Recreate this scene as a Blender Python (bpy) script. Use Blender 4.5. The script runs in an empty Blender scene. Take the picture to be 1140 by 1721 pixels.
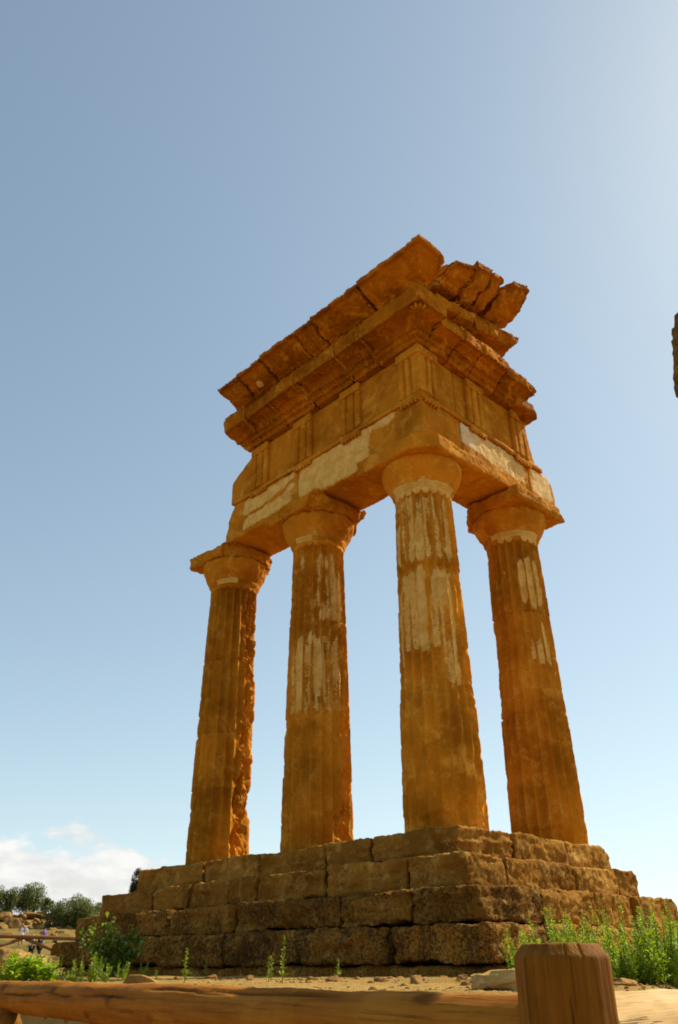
import bpy, math, random
import numpy as np
from mathutils import Matrix, Vector
R = math.radians
random.seed(7)
rng = np.random.default_rng(7)
scene = bpy.context.scene
COL = scene.collection

# ------------------------------------------------------------------ camera
CAMP = np.array([-8.7824, -7.0522, -1.4448])
YAW, PITCH, ROLL = 0.7980, 0.5144, -0.0107
def cam_axes():
    cy, sy, cp, sp = math.cos(YAW), math.sin(YAW), math.cos(PITCH), math.sin(PITCH)
    f = np.array([cy*cp, sy*cp, sp]); r = np.array([sy, -cy, 0.]); u = np.cross(r, f)
    r, u = math.cos(ROLL)*r + math.sin(ROLL)*u, -math.sin(ROLL)*r + math.cos(ROLL)*u
    return f, r, u
f_, r_, u_ = cam_axes()
cd = bpy.data.cameras.new('camera'); cam = bpy.data.objects.new('camera', cd); COL.objects.link(cam)
cd.sensor_fit = 'VERTICAL'; cd.sensor_height = 24.0; cd.sensor_width = 16.0
cd.lens = 24.0*1341.55/1721.0
cd.clip_start = 0.05; cd.clip_end = 3000
cam.matrix_world = Matrix(((r_[0], u_[0], -f_[0], CAMP[0]), (r_[1], u_[1], -f_[1], CAMP[1]), (r_[2], u_[2], -f_[2], CAMP[2]), (0, 0, 0, 1)))
scene.camera = cam

# ------------------------------------------------------------------ sun, sky, exposure
SUN_EL, SUN_AZ = R(44.5), R(-11.5)
sd = bpy.data.lights.new('sun', 'SUN'); sun = bpy.data.objects.new('sun', sd); COL.objects.link(sun)
sd.energy = 4.8; sd.angle = R(0.53); sd.color = (1.0, 0.90, 0.74)
sv = Vector((math.cos(SUN_AZ)*math.cos(SUN_EL), math.sin(SUN_AZ)*math.cos(SUN_EL), math.sin(SUN_EL)))
sun.rotation_euler = sv.to_track_quat('Z', 'Y').to_euler()
world = bpy.data.worlds.new('World'); scene.world = world; world.use_nodes = True
def build_world():
    nt = world.node_tree; N = nt.nodes; L = nt.links; N.clear()
    out = N.new('ShaderNodeOutputWorld'); bg = N.new('ShaderNodeBackground'); L.new(bg.outputs[0], out.inputs[0])
    sky = N.new('ShaderNodeTexSky'); sky.sky_type = 'NISHITA'; sky.sun_disc = False
    sky.sun_elevation = SUN_EL; sky.sun_rotation = R(90) - SUN_AZ
    sky.air_density = 0.8; sky.dust_density = 0.45; sky.ozone_density = 1.0; sky.altitude = 50
    bg.inputs[1].default_value = 0.145
    def math_(op, a, b=None, c=None):
        n = N.new('ShaderNodeMath'); n.operation = op
        for i, v in enumerate((a, b, c)):
            if v is None: continue
            if isinstance(v, (int, float)): n.inputs[i].default_value = v
            else: L.new(v, n.inputs[i])
        return n.outputs[0]
    tc = N.new('ShaderNodeTexCoord'); sep = N.new('ShaderNodeSeparateXYZ'); L.new(tc.outputs['Generated'], sep.inputs[0])
    X, Y, Z = sep.outputs
    def mr(v, a, b, c=0., d=1.):
        n = N.new('ShaderNodeMapRange'); n.interpolation_type = 'SMOOTHSTEP'
        n.inputs[1].default_value = a; n.inputs[2].default_value = b; n.inputs[3].default_value = c; n.inputs[4].default_value = d
        L.new(v, n.inputs[0]); return n.outputs[0]
    # clouds: a low bank in the north of this world
    az = math_('ARCTAN2', Y, X)
    mp = N.new('ShaderNodeMapping'); mp.inputs['Scale'].default_value = (1, 1, 2.2); L.new(tc.outputs['Generated'], mp.inputs[0])
    nz = N.new('ShaderNodeTexNoise'); nz.inputs['Scale'].default_value = 13; nz.inputs['Detail'].default_value = 7; nz.inputs['Roughness'].default_value = .52
    L.new(mp.outputs[0], nz.inputs['Vector'])
    nz2 = N.new('ShaderNodeTexNoise'); nz2.inputs['Scale'].default_value = 26; nz2.inputs['Detail'].default_value = 5
    L.new(mp.outputs[0], nz2.inputs['Vector'])
    elev = mr(Z, 0.075, 0.165, 1, 0)
    azm = mr(az, R(52), R(63), 0, 1)
    fld = math_('ADD', math_('MULTIPLY', nz.outputs[0], 1.25), math_('MULTIPLY', math_('MULTIPLY', elev, azm), 0.55))
    dens = math_('MULTIPLY', mr(fld, 0.78, 0.98), 0.88)
    dens = math_('MULTIPLY', dens, math_('MULTIPLY', mr(az, R(50), R(60)), mr(Z, .125, .16, 1, 0)))
    shade = mr(nz2.outputs[0], 0.3, 0.7, 0.86, 1.08)
    cc = N.new('ShaderNodeMix'); cc.data_type = 'RGBA'; cc.blend_type = 'MULTIPLY'; cc.inputs[0].default_value = 1
    cc.inputs[6].default_value = (4.4, 4.3, 4.15, 1)
    L.new(shade, cc.inputs[7])
    mx = N.new('ShaderNodeMix'); mx.data_type = 'RGBA'
    hs = N.new('ShaderNodeHueSaturation'); hs.inputs['Saturation'].default_value = .84; L.new(sky.outputs[0], hs.inputs['Color'])
    wb = N.new('ShaderNodeMix'); wb.data_type = 'RGBA'; wb.blend_type = 'MULTIPLY'; wb.inputs[0].default_value = 1; wb.inputs[7].default_value = (1.26, 1.36, 1.29, 1)
    # tone curve compressing the sky radiance: bright parts of the sky roll off softly
    vm = N.new('ShaderNodeVectorMath'); vm.operation = 'MULTIPLY_ADD'; vm.inputs[1].default_value = (.14, .14, .14); vm.inputs[2].default_value = (1, 1, 1); L.new(hs.outputs[0], vm.inputs[0])
    dv = N.new('ShaderNodeVectorMath'); dv.operation = 'DIVIDE'; L.new(hs.outputs[0], dv.inputs[0]); L.new(vm.outputs[0], dv.inputs[1]); L.new(dv.outputs[0], wb.inputs[6])
    L.new(dens, mx.inputs[0]); L.new(wb.outputs[2], mx.inputs[6]); L.new(cc.outputs[2], mx.inputs[7])
    L.new(mx.outputs[2], bg.inputs[0])
build_world()
scene.view_settings.view_transform = 'Standard'; scene.view_settings.look = 'None'
scene.view_settings.exposure = 0.56; scene.view_settings.gamma = 1.0
scene.render.engine = 'CYCLES'; scene.cycles.use_denoising = True
scene.cycles.filter_width = 1.8; scene.cycles.max_bounces = 8; scene.cycles.transparent_max_bounces = 8

# ------------------------------------------------------------------ noise (vectorised)
M32 = 0xffffffff
def _hash(ix, iy, iz, seed):
    n = (ix*374761393 + iy*668265263 + iz*1440662683 + seed*974634777) & M32
    n = ((n ^ (n >> 13))*1274126177) & M32
    n = ((n ^ (n >> 15))*2246822519) & M32
    return ((n ^ (n >> 16)) & M32)/4294967296.0
def vnoise(p, seed=0):
    p = np.asarray(p, float); i = np.floor(p).astype(np.int64); f = p - i; w = f*f*f*(f*(f*6-15)+10)
    o = 0
    for dx in (0, 1):
        wx = w[:, 0] if dx else 1-w[:, 0]
        for dy in (0, 1):
            wy = w[:, 1] if dy else 1-w[:, 1]
            for dz in (0, 1):
                wz = w[:, 2] if dz else 1-w[:, 2]
                o = o + wx*wy*wz*_hash(i[:, 0]+dx, i[:, 1]+dy, i[:, 2]+dz, seed)
    return o*2-1
def fbm(p, seed=0, octv=4, rough=.5):
    a, s, t = 1., 0., 0.; q = np.asarray(p, float)
    for k in range(octv):
        s = s + a*vnoise(q*(2.03**k)+k*17.3, seed+k*13); t += a; a *= rough
    return s/t*1.5
def vec3(p, seed, octv=3, rough=.5):
    return np.stack([fbm(p, seed+101*k, octv, rough) for k in range(3)], 1)
def smooth(a, b, x):
    t = np.clip((x-a)/(b-a), 0, 1); return t*t*(3-2*t)

# ------------------------------------------------------------------ object helpers
def mesh(name, V, F, mat, parent=None, label=None, attrs=None, shade=True, mats=None, midx=None, loc=None):
    V = np.asarray(V, float)
    if loc is not None: V = V - np.asarray(loc, float)
    me = bpy.data.meshes.new(name)
    if isinstance(F, np.ndarray) and F.ndim == 2:
        n, k = F.shape
        me.vertices.add(len(V)); me.vertices.foreach_set('co', V.ravel().astype(np.float32))
        me.loops.add(n*k); me.loops.foreach_set('vertex_index', F.ravel().astype(np.int32))
        me.polygons.add(n); me.polygons.foreach_set('loop_start', np.arange(0, n*k, k, dtype=np.int32))
        me.update(calc_edges=True)
    else:
        me.from_pydata([tuple(v) for v in V], [], [tuple(int(i) for i in f) for f in F]); me.update()
    for m in (mats or [mat]): me.materials.append(m)
    if midx is not None: me.polygons.foreach_set('material_index', np.asarray(midx, np.int32))
    me.polygons.foreach_set('use_smooth', np.full(len(me.polygons), shade, bool))
    for k, a in (attrs or {}).items():
        at = me.attributes.new(k, 'FLOAT', 'POINT'); at.data.foreach_set('value', np.broadcast_to(np.asarray(a, np.float32), (len(V),)).copy())
    me.validate(); me.update()
    o = bpy.data.objects.new(name, me); COL.objects.link(o)
    if loc is not None: o.location = loc
    if parent is not None:
        o.parent = parent
        if parent.type == 'EMPTY' and loc is None: o.matrix_parent_inverse = Matrix.Translation(-parent.location)
    if label: o['label'] = label
    return o
def tag(o, label, cat, group=None, kind=None):
    if kind: o['kind'] = kind
    if label: o['label'] = label
    if cat: o['category'] = cat
    if group: o['group'] = group
    return o
def thing(name, label, cat, loc, group=None):
    o = bpy.data.objects.new(name, None); COL.objects.link(o); o.location = loc; o.empty_display_size = .2
    return tag(o, label, cat, group)
def join(parts):
    Vs, Fs, n = [], [], 0
    for V, F in parts:
        Vs.append(V); Fs.append(np.asarray(F)+n); n += len(V)
    return np.concatenate(Vs), np.concatenate(Fs)

# ------------------------------------------------------------------ materials
def newmat(name):
    m = bpy.data.materials.new(name); m.use_nodes = True; nt = m.node_tree; nt.nodes.clear()
    return m, nt, nt.nodes, nt.links
class NB:
    def __init__(s, nt): s.N = nt.nodes; s.L = nt.links
    def link(s, v, sock):
        if isinstance(v, bpy.types.NodeSocket): s.L.new(v, sock)
        elif isinstance(v, (tuple, list)) and sock.type == 'RGBA': sock.default_value = (*v[:3], 1)
        else: sock.default_value = v
    def noise(s, vec, scale, detail=5, rough=.55, dist=0.):
        n = s.N.new('ShaderNodeTexNoise'); n.inputs['Scale'].default_value = scale; n.inputs['Detail'].default_value = detail
        n.inputs['Roughness'].default_value = rough; n.inputs['Distortion'].default_value = dist; s.L.new(vec, n.inputs['Vector']); return n.outputs[0]
    def mr(s, v, a, b, c=0., d=1., sm=True):
        n = s.N.new('ShaderNodeMapRange'); n.interpolation_type = 'SMOOTHSTEP' if sm else 'LINEAR'
        for i, x in enumerate((a, b, c, d)): n.inputs[i+1].default_value = x
        s.L.new(v, n.inputs[0]); return n.outputs[0]
    def mix(s, f, a, b, mode='MIX'):
        n = s.N.new('ShaderNodeMix'); n.data_type = 'RGBA'; n.blend_type = mode
        s.link(f, n.inputs[0]); s.link(a, n.inputs[6]); s.link(b, n.inputs[7]); return n.outputs[2]
    def m(s, op, a, b=0.):
        n = s.N.new('ShaderNodeMath'); n.operation = op; s.link(a, n.inputs[0]); s.link(b, n.inputs[1]); return n.outputs[0]
    def coord(s, which='Object', scale=(1, 1, 1)):
        t = s.N.new('ShaderNodeTexCoord'); mp = s.N.new('ShaderNodeMapping'); mp.inputs['Scale'].default_value = scale
        s.L.new(t.outputs[which], mp.inputs[0]); return mp.outputs[0]
    def attr(s, name):
        a = s.N.new('ShaderNodeAttribute'); a.attribute_name = name; return a.outputs['Fac']
    def bump(s, h, strength, dist):
        b = s.N.new('ShaderNodeBump'); b.inputs['Strength'].default_value = strength; b.inputs['Distance'].default_value = dist
        s.L.new(h, b.inputs['Height']); return b.outputs[0]
    def bsdf(s, col, rough=.9, normal=None, spec=.15):
        p = s.N.new('ShaderNodeBsdfPrincipled'); o = s.N.new('ShaderNodeOutputMaterial')
        s.link(col, p.inputs['Base Color']); s.link(rough, p.inputs['Roughness']); p.inputs['Specular IOR Level'].default_value = spec
        if normal is not None: s.L.new(normal, p.inputs['Normal'])
        s.L.new(p.outputs[0], o.inputs[0]); return p

def stone_mat(name, dark, mid, light, lichen=0., lichen_col=(.022, .016, .010), stucco=False, pits=.6, bstr=.65):
    m, nt, N, L = newmat(name); b = NB(nt); v = b.coord()
    n1 = b.noise(v, 1.1, 5, .6); n2 = b.noise(v, 5.5, 6, .65, .4); n3 = b.noise(v, 26, 4, .6)
    c = b.mix(b.mr(n1, .34, .62), dark, mid)
    n0 = b.noise(v, 2.3, 6, .65, .8); c = b.mix(b.m('MULTIPLY', b.mr(n0, .52, .70), .75), c, light)
    c = b.mix(b.m('MULTIPLY', b.mr(n2, .48, .78), .8), c, light)
    c = b.mix(b.m('MULTIPLY', b.mr(n3, .50, .72), .35), c, dark)
    # streaks running down
    vs = b.coord('Object', (7, 7, .7)); st = b.noise(vs, 1.3, 4, .6)
    c = b.mix(b.m('MULTIPLY', b.mr(st, .55, .75), .35), c, dark)
    # tone of the individual block; also shade and sunlight painted on flutes and steps
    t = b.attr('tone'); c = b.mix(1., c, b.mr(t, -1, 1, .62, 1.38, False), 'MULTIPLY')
    # small dark holes of shelly limestone
    vo = N.new('ShaderNodeTexVoronoi'); vo.inputs['Scale'].default_value = 30; L.new(b.coord(), vo.inputs['Vector'])
    hol = b.m('MULTIPLY', b.mr(vo.outputs['Distance'], .12, .30, 1, 0), b.mr(n2, .45, .6))
    c = b.mix(b.m('MULTIPLY', hol, pits), c, tuple(x*.35 for x in dark))
    if lichen > 0:
        l1 = b.noise(v, 2.6, 4, .6); l2 = b.noise(v, 30, 6, .75, .8)
        a = b.m('ADD', b.m('MULTIPLY', l1, .34), b.m('MULTIPLY', l2, 1.06))
        a = b.m('ADD', a, b.m('MULTIPLY', b.attr('lichen'), .22))
        lm = b.m('MULTIPLY', b.mr(a, .76, .88), lichen)
        c = b.mix(lm, c, lichen_col)
    rough = .92
    h = b.m('ADD', b.m('MULTIPLY', n2, .7), b.m('MULTIPLY', n3, .45))
    h = b.m('SUBTRACT', h, b.m('MULTIPLY', hol, .35))
    if stucco:
        e = b.noise(v, 9, 6, .7); e2 = b.noise(v, 34, 4, .65)
        s = b.m('ADD', b.attr('stucco'), b.m('ADD', b.m('MULTIPLY', b.m('SUBTRACT', e, .5), .9), b.m('MULTIPLY', b.m('SUBTRACT', e2, .5), .9)))
        sm = b.m('MULTIPLY', b.mr(s, .44, .66), b.mr(n2, .30, .62, 1.0, .80))
        sc = b.mix(b.mr(n2, .40, .72), (.74, .48, .145), (.58, .345, .075))
        sc = b.mix(b.m('MULTIPLY', b.attr('pale'), .85), sc, (.72, .58, .37))
        sc = b.mix(b.m('MULTIPLY', b.mr(n3, .60, .70), .7), sc, mid)
        c = b.mix(sm, c, sc)
        h = b.m('ADD', b.m('MULTIPLY', h, b.mr(sm, 0, 1, 1, .45)), b.m('MULTIPLY', sm, .5))
    fine = b.noise(v, 85, 3, .6)
    h = b.m('ADD', h, b.m('MULTIPLY', fine, .18))
    b.bsdf(c, rough, b.bump(h, bstr, .035), .03)
    return m
MAT = {}
MAT['stone'] = stone_mat('orange_tufa', (.35, .122, .006), (.545, .210, .013), (.68, .335, .045), stucco=True)
MAT['cornice'] = stone_mat('cornice_tufa', (.24, .074, .003), (.41, .138, .006), (.62, .275, .026), stucco=True, pits=.7)
MAT['step'] = stone_mat('step_stone', (.17, .068, .008), (.32, .148, .022), (.52, .295, .070), lichen=.8, pits=.9, bstr=1.)
MAT['boulder'] = stone_mat('boulder_stone', (.22, .11, .03), (.36, .20, .06), (.50, .32, .12), lichen=.35, pits=.5)
MAT['pale_rock'] = stone_mat('pale_rock', (.38, .23, .07), (.55, .36, .13), (.68, .50, .24), pits=.5)
MAT['brown_rock'] = stone_mat('brown_rock', (.10, .045, .010), (.20, .095, .018), (.38, .21, .05), pits=.8, bstr=.9)

def ground_mat():
    m, nt, N, L = newmat('sandy_ground'); b = NB(nt); v = b.coord()
    n1 = b.noise(v, .55, 5, .6); n2 = b.noise(v, 6, 6, .7); n3 = b.noise(v, 38, 5, .7)
    c = b.mix(b.mr(n1, .3, .7), (.27, .155, .032), (.37, .23, .062))
    c = b.mix(b.m('MULTIPLY', b.mr(n2, .5, .75), .6), c, (.17, .09, .02))
    c = b.mix(b.m('MULTIPLY', b.mr(n3, .55, .7), .4), c, (.46, .31, .11))
    geo = N.new('ShaderNodeNewGeometry'); sep = N.new('ShaderNodeSeparateXYZ'); L.new(geo.outputs['Position'], sep.inputs[0])
    far = b.mr(sep.outputs[1], 9, 24)
    g = b.mr(b.noise(v, .35, 5, .65), .42, .58)
    c = b.mix(b.m('MULTIPLY', far, b.mr(g, 0, 1, .45, .95)), c, (.105, .085, .016))
    h = b.m('ADD', b.m('MULTIPLY', n2, .6), b.m('MULTIPLY', n3, .5))
    b.bsdf(c, .95, b.bump(h, .8, .04), .08); return m
MAT['ground'] = ground_mat()

def wood_mat(name, a, c2, c3, axis, checks=.75):
    m, nt, N, L = newmat(name); b = NB(nt)
    sc = [14, 14, 14]; sc[axis] = .8
    v = b.coord('Object', tuple(sc)); g = b.noise(v, 2.2, 6, .65, .3)
    sc2 = [60, 60, 60]; sc2[axis] = 1.5
    g2 = b.noise(b.coord('Object', tuple(sc2)), 2, 3, .6)
    n1 = b.noise(b.coord(), 4, 4, .6)
    c = b.mix(b.mr(g, .35, .68), a, c2); c = b.mix(b.m('MULTIPLY', b.mr(n1, .45, .75), .6), c, c3)
    c = b.mix(b.m('MULTIPLY', b.mr(g2, .52, .75), .45), c, tuple(x*.45 for x in a))
    sc3 = [110, 110, 110]; sc3[axis] = 2.2
    g3 = b.noise(b.coord('Object', tuple(sc3)), 1, 4, .6, .5); chk = b.mr(g3, .60, .66)
    c = b.mix(b.m('MULTIPLY', chk, checks), c, tuple(x*.25 for x in a))
    sk = [9, 9, 9]; sk[axis] = 4; kn = N.new('ShaderNodeTexVoronoi'); kn.inputs['Scale'].default_value = 1.; L.new(b.coord('Object', tuple(sk)), kn.inputs['Vector'])
    c = b.mix(b.m('MULTIPLY', b.mr(kn.outputs['Distance'], .10, .20, 1, 0), .7), c, tuple(x*.35 for x in a))
    c = b.mix(b.m('MULTIPLY', b.attr('crack'), .9), c, tuple(x*.12 for x in a))
    h = b.m('SUBTRACT', b.m('ADD', b.m('MULTIPLY', g, .6), b.m('MULTIPLY', g2, .4)), b.m('MULTIPLY', chk, checks))
    b.bsdf(c, .8, b.bump(h, .7, .006), .08); return m
MAT['rail'] = wood_mat('rail_wood', (.25, .080, .005), (.37, .135, .010), (.44, .185, .020), 0, .35)
MAT['sunlit_rail'] = wood_mat('sunlit_rail_wood', (.44, .26, .09), (.60, .41, .18), (.68, .50, .26), 0)  # lighter copy of the rail wood, sunlight put into its colour
MAT['post'] = wood_mat('post_wood', (.14, .050, .004), (.24, .092, .008), (.33, .145, .017), 2, .22)
MAT['far_wood'] = wood_mat('far_fence_wood', (.20, .085, .025), (.27, .12, .04), (.33, .16, .06), 0)

def leaf_mat(name, a, c2, trans=.45):
    m, nt, N, L = newmat(name); b = NB(nt)
    t = b.attr('hue'); c = b.mix(t, a, c2)
    d = N.new('ShaderNodeBsdfDiffuse'); tr = N.new('ShaderNodeBsdfTranslucent'); g = N.new('ShaderNodeBsdfGlossy'); g.inputs['Roughness'].default_value = .45
    b.link(c, d.inputs[0]); b.link(b.mix(1., c, (1.25, 1.3, .6), 'MULTIPLY'), tr.inputs[0]); g.inputs[0].default_value = (.8, .85, .7, 1)
    mx = N.new('ShaderNodeMixShader'); mx.inputs[0].default_value = trans; L.new(d.outputs[0], mx.inputs[1]); L.new(tr.outputs[0], mx.inputs[2])
    mx2 = N.new('ShaderNodeMixShader'); mx2.inputs[0].default_value = .05; L.new(mx.outputs[0], mx2.inputs[1]); L.new(g.outputs[0], mx2.inputs[2])
    o = N.new('ShaderNodeOutputMaterial'); L.new(mx2.outputs[0], o.inputs[0]); return m
MAT['weed'] = leaf_mat('weed_leaf', (.12, .18, .008), (.27, .33, .02), .5)
MAT['bright'] = leaf_mat('bright_leaf', (.17, .27, .008), (.36, .46, .02), .55)
MAT['shrub'] = leaf_mat('shrub_leaf', (.075, .13, .014), (.23, .30, .035), .55)
MAT['olive'] = leaf_mat('olive_leaf', (.055, .068, .014), (.20, .215, .06), .3)
MAT['cypress'] = leaf_mat('cypress_leaf', (.014, .022, .010), (.032, .042, .016), .15)
def plain(name, col, rough=.8, var=.25, scale=12):
    m, nt, N, L = newmat(name); b = NB(nt); v = b.coord()
    n = b.noise(v, scale, 4, .6); c = b.mix(b.mr(n, .3, .7), tuple(x*(1-var) for x in col), tuple(min(1, x*(1+var)) for x in col))
    b.bsdf(c, rough, b.bump(n, .2, .01)); return m
MAT['stem'] = plain('stem', (.16, .17, .035)); MAT['bark'] = plain('bark', (.085, .05, .025), .9, .5, 6)
MAT['skin'] = plain('skin', (.48, .24, .13), .6, .08); MAT['hair'] = plain('auburn_hair', (.12, .022, .010), .6)
MAT['dark_hair'] = plain('dark_hair', (.025, .016, .010), .6); MAT['fair_hair'] = plain('fair_hair', (.42, .30, .13), .6)
MAT['white'] = plain('white_cloth', (.80, .78, .74), .85, .05); MAT['black'] = plain('black_cloth', (.018, .016, .018), .85)
MAT['purple'] = plain('purple_cloth', (.15, .10, .28), .85, .15); MAT['grey'] = plain('grey_cloth', (.55, .52, .48), .85, .12)
MAT['blue'] = plain('pale_blue_cloth', (.55, .62, .72), .85, .1)

# ------------------------------------------------------------------ stone shapes
def box_lattice(n):
    nx, ny, nz = n; idx = {}; pts = []; quads = []
    A = []
    def face(ax, val, flip):
        o = [a for a in range(3) if a != ax]; na, nb = n[o[0]], n[o[1]]
        ia, ib = np.meshgrid(np.arange(na+1), np.arange(nb+1), indexing='ij')
        P = np.zeros((na+1, nb+1, 3), int); P[..., ax] = val; P[..., o[0]] = ia; P[..., o[1]] = ib
        key = (P[..., 0]*(ny+1)+P[..., 1])*(nz+1)+P[..., 2]
        q = np.stack([key[:-1, :-1], key[1:, :-1], key[1:, 1:], key[:-1, 1:]], -1).reshape(-1, 4)
        if flip: q = q[:, ::-1]
        A.append(q)
    face(0, 0, True); face(0, nx, False); face(1, 0, False); face(1, ny, True); face(2, 0, True); face(2, nz, False)
    Q = np.concatenate(A); u, inv = np.unique(Q, return_inverse=True); F = inv.reshape(Q.shape)
    z = u % (nz+1); y = (u//(nz+1)) % (ny+1); x = u//((nz+1)*(ny+1))
    return np.stack([x/nx, y/ny, z/nz], 1), F
def apply_cuts(P, cuts, seed):
    for k, (pt, n, amp, fr) in enumerate(cuts):
        n = np.asarray(n, float); n = n/np.linalg.norm(n)
        d = (P-np.asarray(pt, float))@n + amp*fbm(P*fr, seed+71*k, 4, .55)
        P = P - np.maximum(d, 0)[:, None]*n
    return P
def normals(P, F):
    a = P[F[:, 2]]-P[F[:, 0]]; b = P[F[:, 3]]-P[F[:, 1]]; n = np.cross(a, b); N = np.zeros_like(P)
    for k in range(4): np.add.at(N, F[:, k], n)
    vol = np.einsum('ij,ij->i', P[F].mean(1)-P.mean(0), n).sum()
    N = N/np.maximum(np.linalg.norm(N, axis=1, keepdims=True), 1e-12)
    return N if vol > 0 else -N
def erode(P, F, a, seed, fr=3.5):
    N = normals(P, F)
    f1 = fbm(P*fr, seed+301, 4, .55); f2 = fbm(P*fr*3.5, seed+302, 3, .55)
    ter = np.floor(np.clip(f1+.25*f2, -1, 1)*3.2)/3.2
    d = a*(.9*np.clip(-ter-.05, 0, 1)+.5*np.clip(f2-.12, 0, 1)+.35*np.clip(f1, -1, 1))
    return P-N*d[:, None]
def rough(P, amp, seed, fr=3.0, fine=.35):
    return P + amp*vec3(P*fr, seed, 3) + amp*fine*vec3(P*fr*6, seed+5, 2)
def block(lo, hi, res=.03, rad=.04, amp=.012, seed=0, cuts=(), fr=3., yaw=0., fine=.4, ero=.0, lay=0.):
    lo = np.asarray(lo, float); hi = np.asarray(hi, float); s = hi-lo
    n = tuple(max(2, int(round(x/res))) for x in s)
    U, F = box_lattice(n); P = lo + U*s
    r = rad*(.45+1.1*np.clip(.5+.8*fbm(P*2.7, seed+3, 3), 0, 1.4)); r = np.minimum(r, s.min()*.45)[:, None]
    inn = np.clip(P, lo+r, hi-r); d = P-inn; L = np.linalg.norm(d, axis=1, keepdims=True); P = inn + d/np.maximum(L, 1e-9)*r
    P = apply_cuts(P, cuts, seed+11)
    if ero:
        P = erode(P, F, ero, seed)
        if lay: P = P-normals(P, F)*(lay*np.clip(fbm(P*np.array([1.6, 1.6, 11.]), seed+404, 3, .6)-.05, 0, 1))[:, None]
    P = rough(P, amp, seed, fr, fine)
    if yaw:
        c = (lo+hi)/2; ca, sa = math.cos(yaw), math.sin(yaw); d = P-c
        P = c + np.stack([d[:, 0]*ca-d[:, 1]*sa, d[:, 0]*sa+d[:, 1]*ca, d[:, 2]], 1)
    return P, F
def resample(poly, res, closed=True):
    pts = []; n = len(poly); m = n if closed else n-1
    for i in range(m):
        a = np.array(poly[i], float); b = np.array(poly[(i+1) % n], float); k = max(1, int(round(np.linalg.norm(b-a)/res)))
        for j in range(k): pts.append(a+(b-a)*j/k)
    if not closed: pts.append(np.array(poly[-1], float))
    return np.array(pts)
def ring_cap(n0, n, rings_start, ccw):
    pass
def sweep(profile, s0, s1, arm, res=.03, amp=.012, seed=0, cuts=(), slope=0., fr=3., endj=.04, sref=0., corner=None, dent=None, ero=.035, tilt=None, wav=.0):
    """profile: closed polygon of (u outward, z), run along an arm of the temple; arm 'L': x=-u, y=s; 'R': x=s, y=-u;
    'C': round the corner from y=s0 (left arm) to x=s1 (right arm)."""
    pr = resample(profile, res); K = len(pr)
    rings = []
    if arm == 'C':
        nl = max(2, int(round((s0+1.3)/res))); nr = max(2, int(round((s1+1.3)/res)))
        ts = [('L', 1-i/nl) for i in range(nl)] + [('R', i/nr) for i in range(nr+1)]
        for side, t in ts:
            u = pr[:, 0]; z = pr[:, 1]
            if side == 'L': rings.append(np.stack([-u, -u+t*(s0+u), z], 1))
            else: rings.append(np.stack([-u+t*(s1+u), -u, z], 1))
    else:
        n = max(2, int(round(abs(s1-s0)/res)))
        for i in range(n+1):
            s = s0+(s1-s0)*i/n; u = pr[:, 0]; z = pr[:, 1]+slope*(s-sref)
            rings.append(np.stack([-u, np.full(K, s), z], 1) if arm == 'L' else np.stack([np.full(K, s), -u, z], 1))
    def caprings(r):
        c = r.mean(0); return [c+(r-c)*k for k in (.8, .55, .3, .05)]
    full = caprings(rings[0])[::-1] + rings + caprings(rings[-1])
    P = np.concatenate(full); m = len(full)
    I = np.arange(m*K).reshape(m, K); J = np.roll(I, -1, 1)
    F = np.stack([I[:-1], J[:-1], J[1:], I[1:]], -1).reshape(-1, 4)
    if wav:
        ax_ = 1 if arm == 'L' else 0; q = P*4.2; q[:, ax_] = P[:, ax_]*.6
        P = P.copy(); P[:, ax_] += wav*fbm(q, 77, 3, .6)
    if dent is not None: P = dent(P)
    P = apply_cuts(P, cuts, seed+19)
    P = erode(P, F, ero, seed)
    P = rough(P, amp, seed, fr, .45)
    if tilt is not None:
        c = P.mean(0); P = (P-c) @ np.array(Matrix.Rotation(R(tilt[0]), 3, 'Z') @ Matrix.Rotation(R(tilt[1]), 3, 'Y' if arm == 'R' else 'X')).T+c+np.array([0, 0, tilt[2]])
    # orientation
    v = P[F[len(F)//2]]
    return P, F
def fixn(o):
    import bmesh
    bm = bmesh.new(); bm.from_mesh(o.data); bmesh.ops.recalc_face_normals(bm, faces=bm.faces); bm.to_mesh(o.data); bm.free(); o.data.update()
    return o
def lathe(prof, cx, cy, nth=72, flip=False):
    prof = np.asarray(prof, float); th = np.linspace(0, 2*np.pi, nth, endpoint=False)
    r = prof[:, 0][:, None]; z = prof[:, 1][:, None]
    P = np.stack([cx+r*np.cos(th), cy+r*np.sin(th), z+0*th], -1).reshape(-1, 3)
    m = len(prof); I = np.arange(m*nth).reshape(m, nth); J = np.roll(I, -1, 1)
    F = np.stack([I[:-1], J[:-1], J[1:], I[1:]], -1).reshape(-1, 4)
    return P, F
def boulder(c, size, seed, n=10, amp=.22, squash=.0, yaw=0., fr=1.3, flat=.35):
    U, F = box_lattice((n, n, n)); P = U*2-1; L = np.linalg.norm(P, axis=1, keepdims=True)
    P = P/L*(.55+.45*np.minimum(L, 1.25))
    rs = np.random.default_rng(seed)
    for k in range(7):
        nn = rs.normal(size=3); nn /= np.linalg.norm(nn); d = P@nn-rs.uniform(.55, .9); P = P-np.maximum(d, 0)[:, None]*nn
    P = P + amp*vec3(P*fr+seed, seed, 4, .55)
    P[:, 2] = np.maximum(P[:, 2], -flat)
    P = P*np.asarray(size, float)
    ca, sa = math.cos(yaw), math.sin(yaw)
    P = np.stack([P[:, 0]*ca-P[:, 1]*sa, P[:, 0]*sa+P[:, 1]*ca, P[:, 2]], 1)+np.asarray(c, float)
    return P, F

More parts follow.
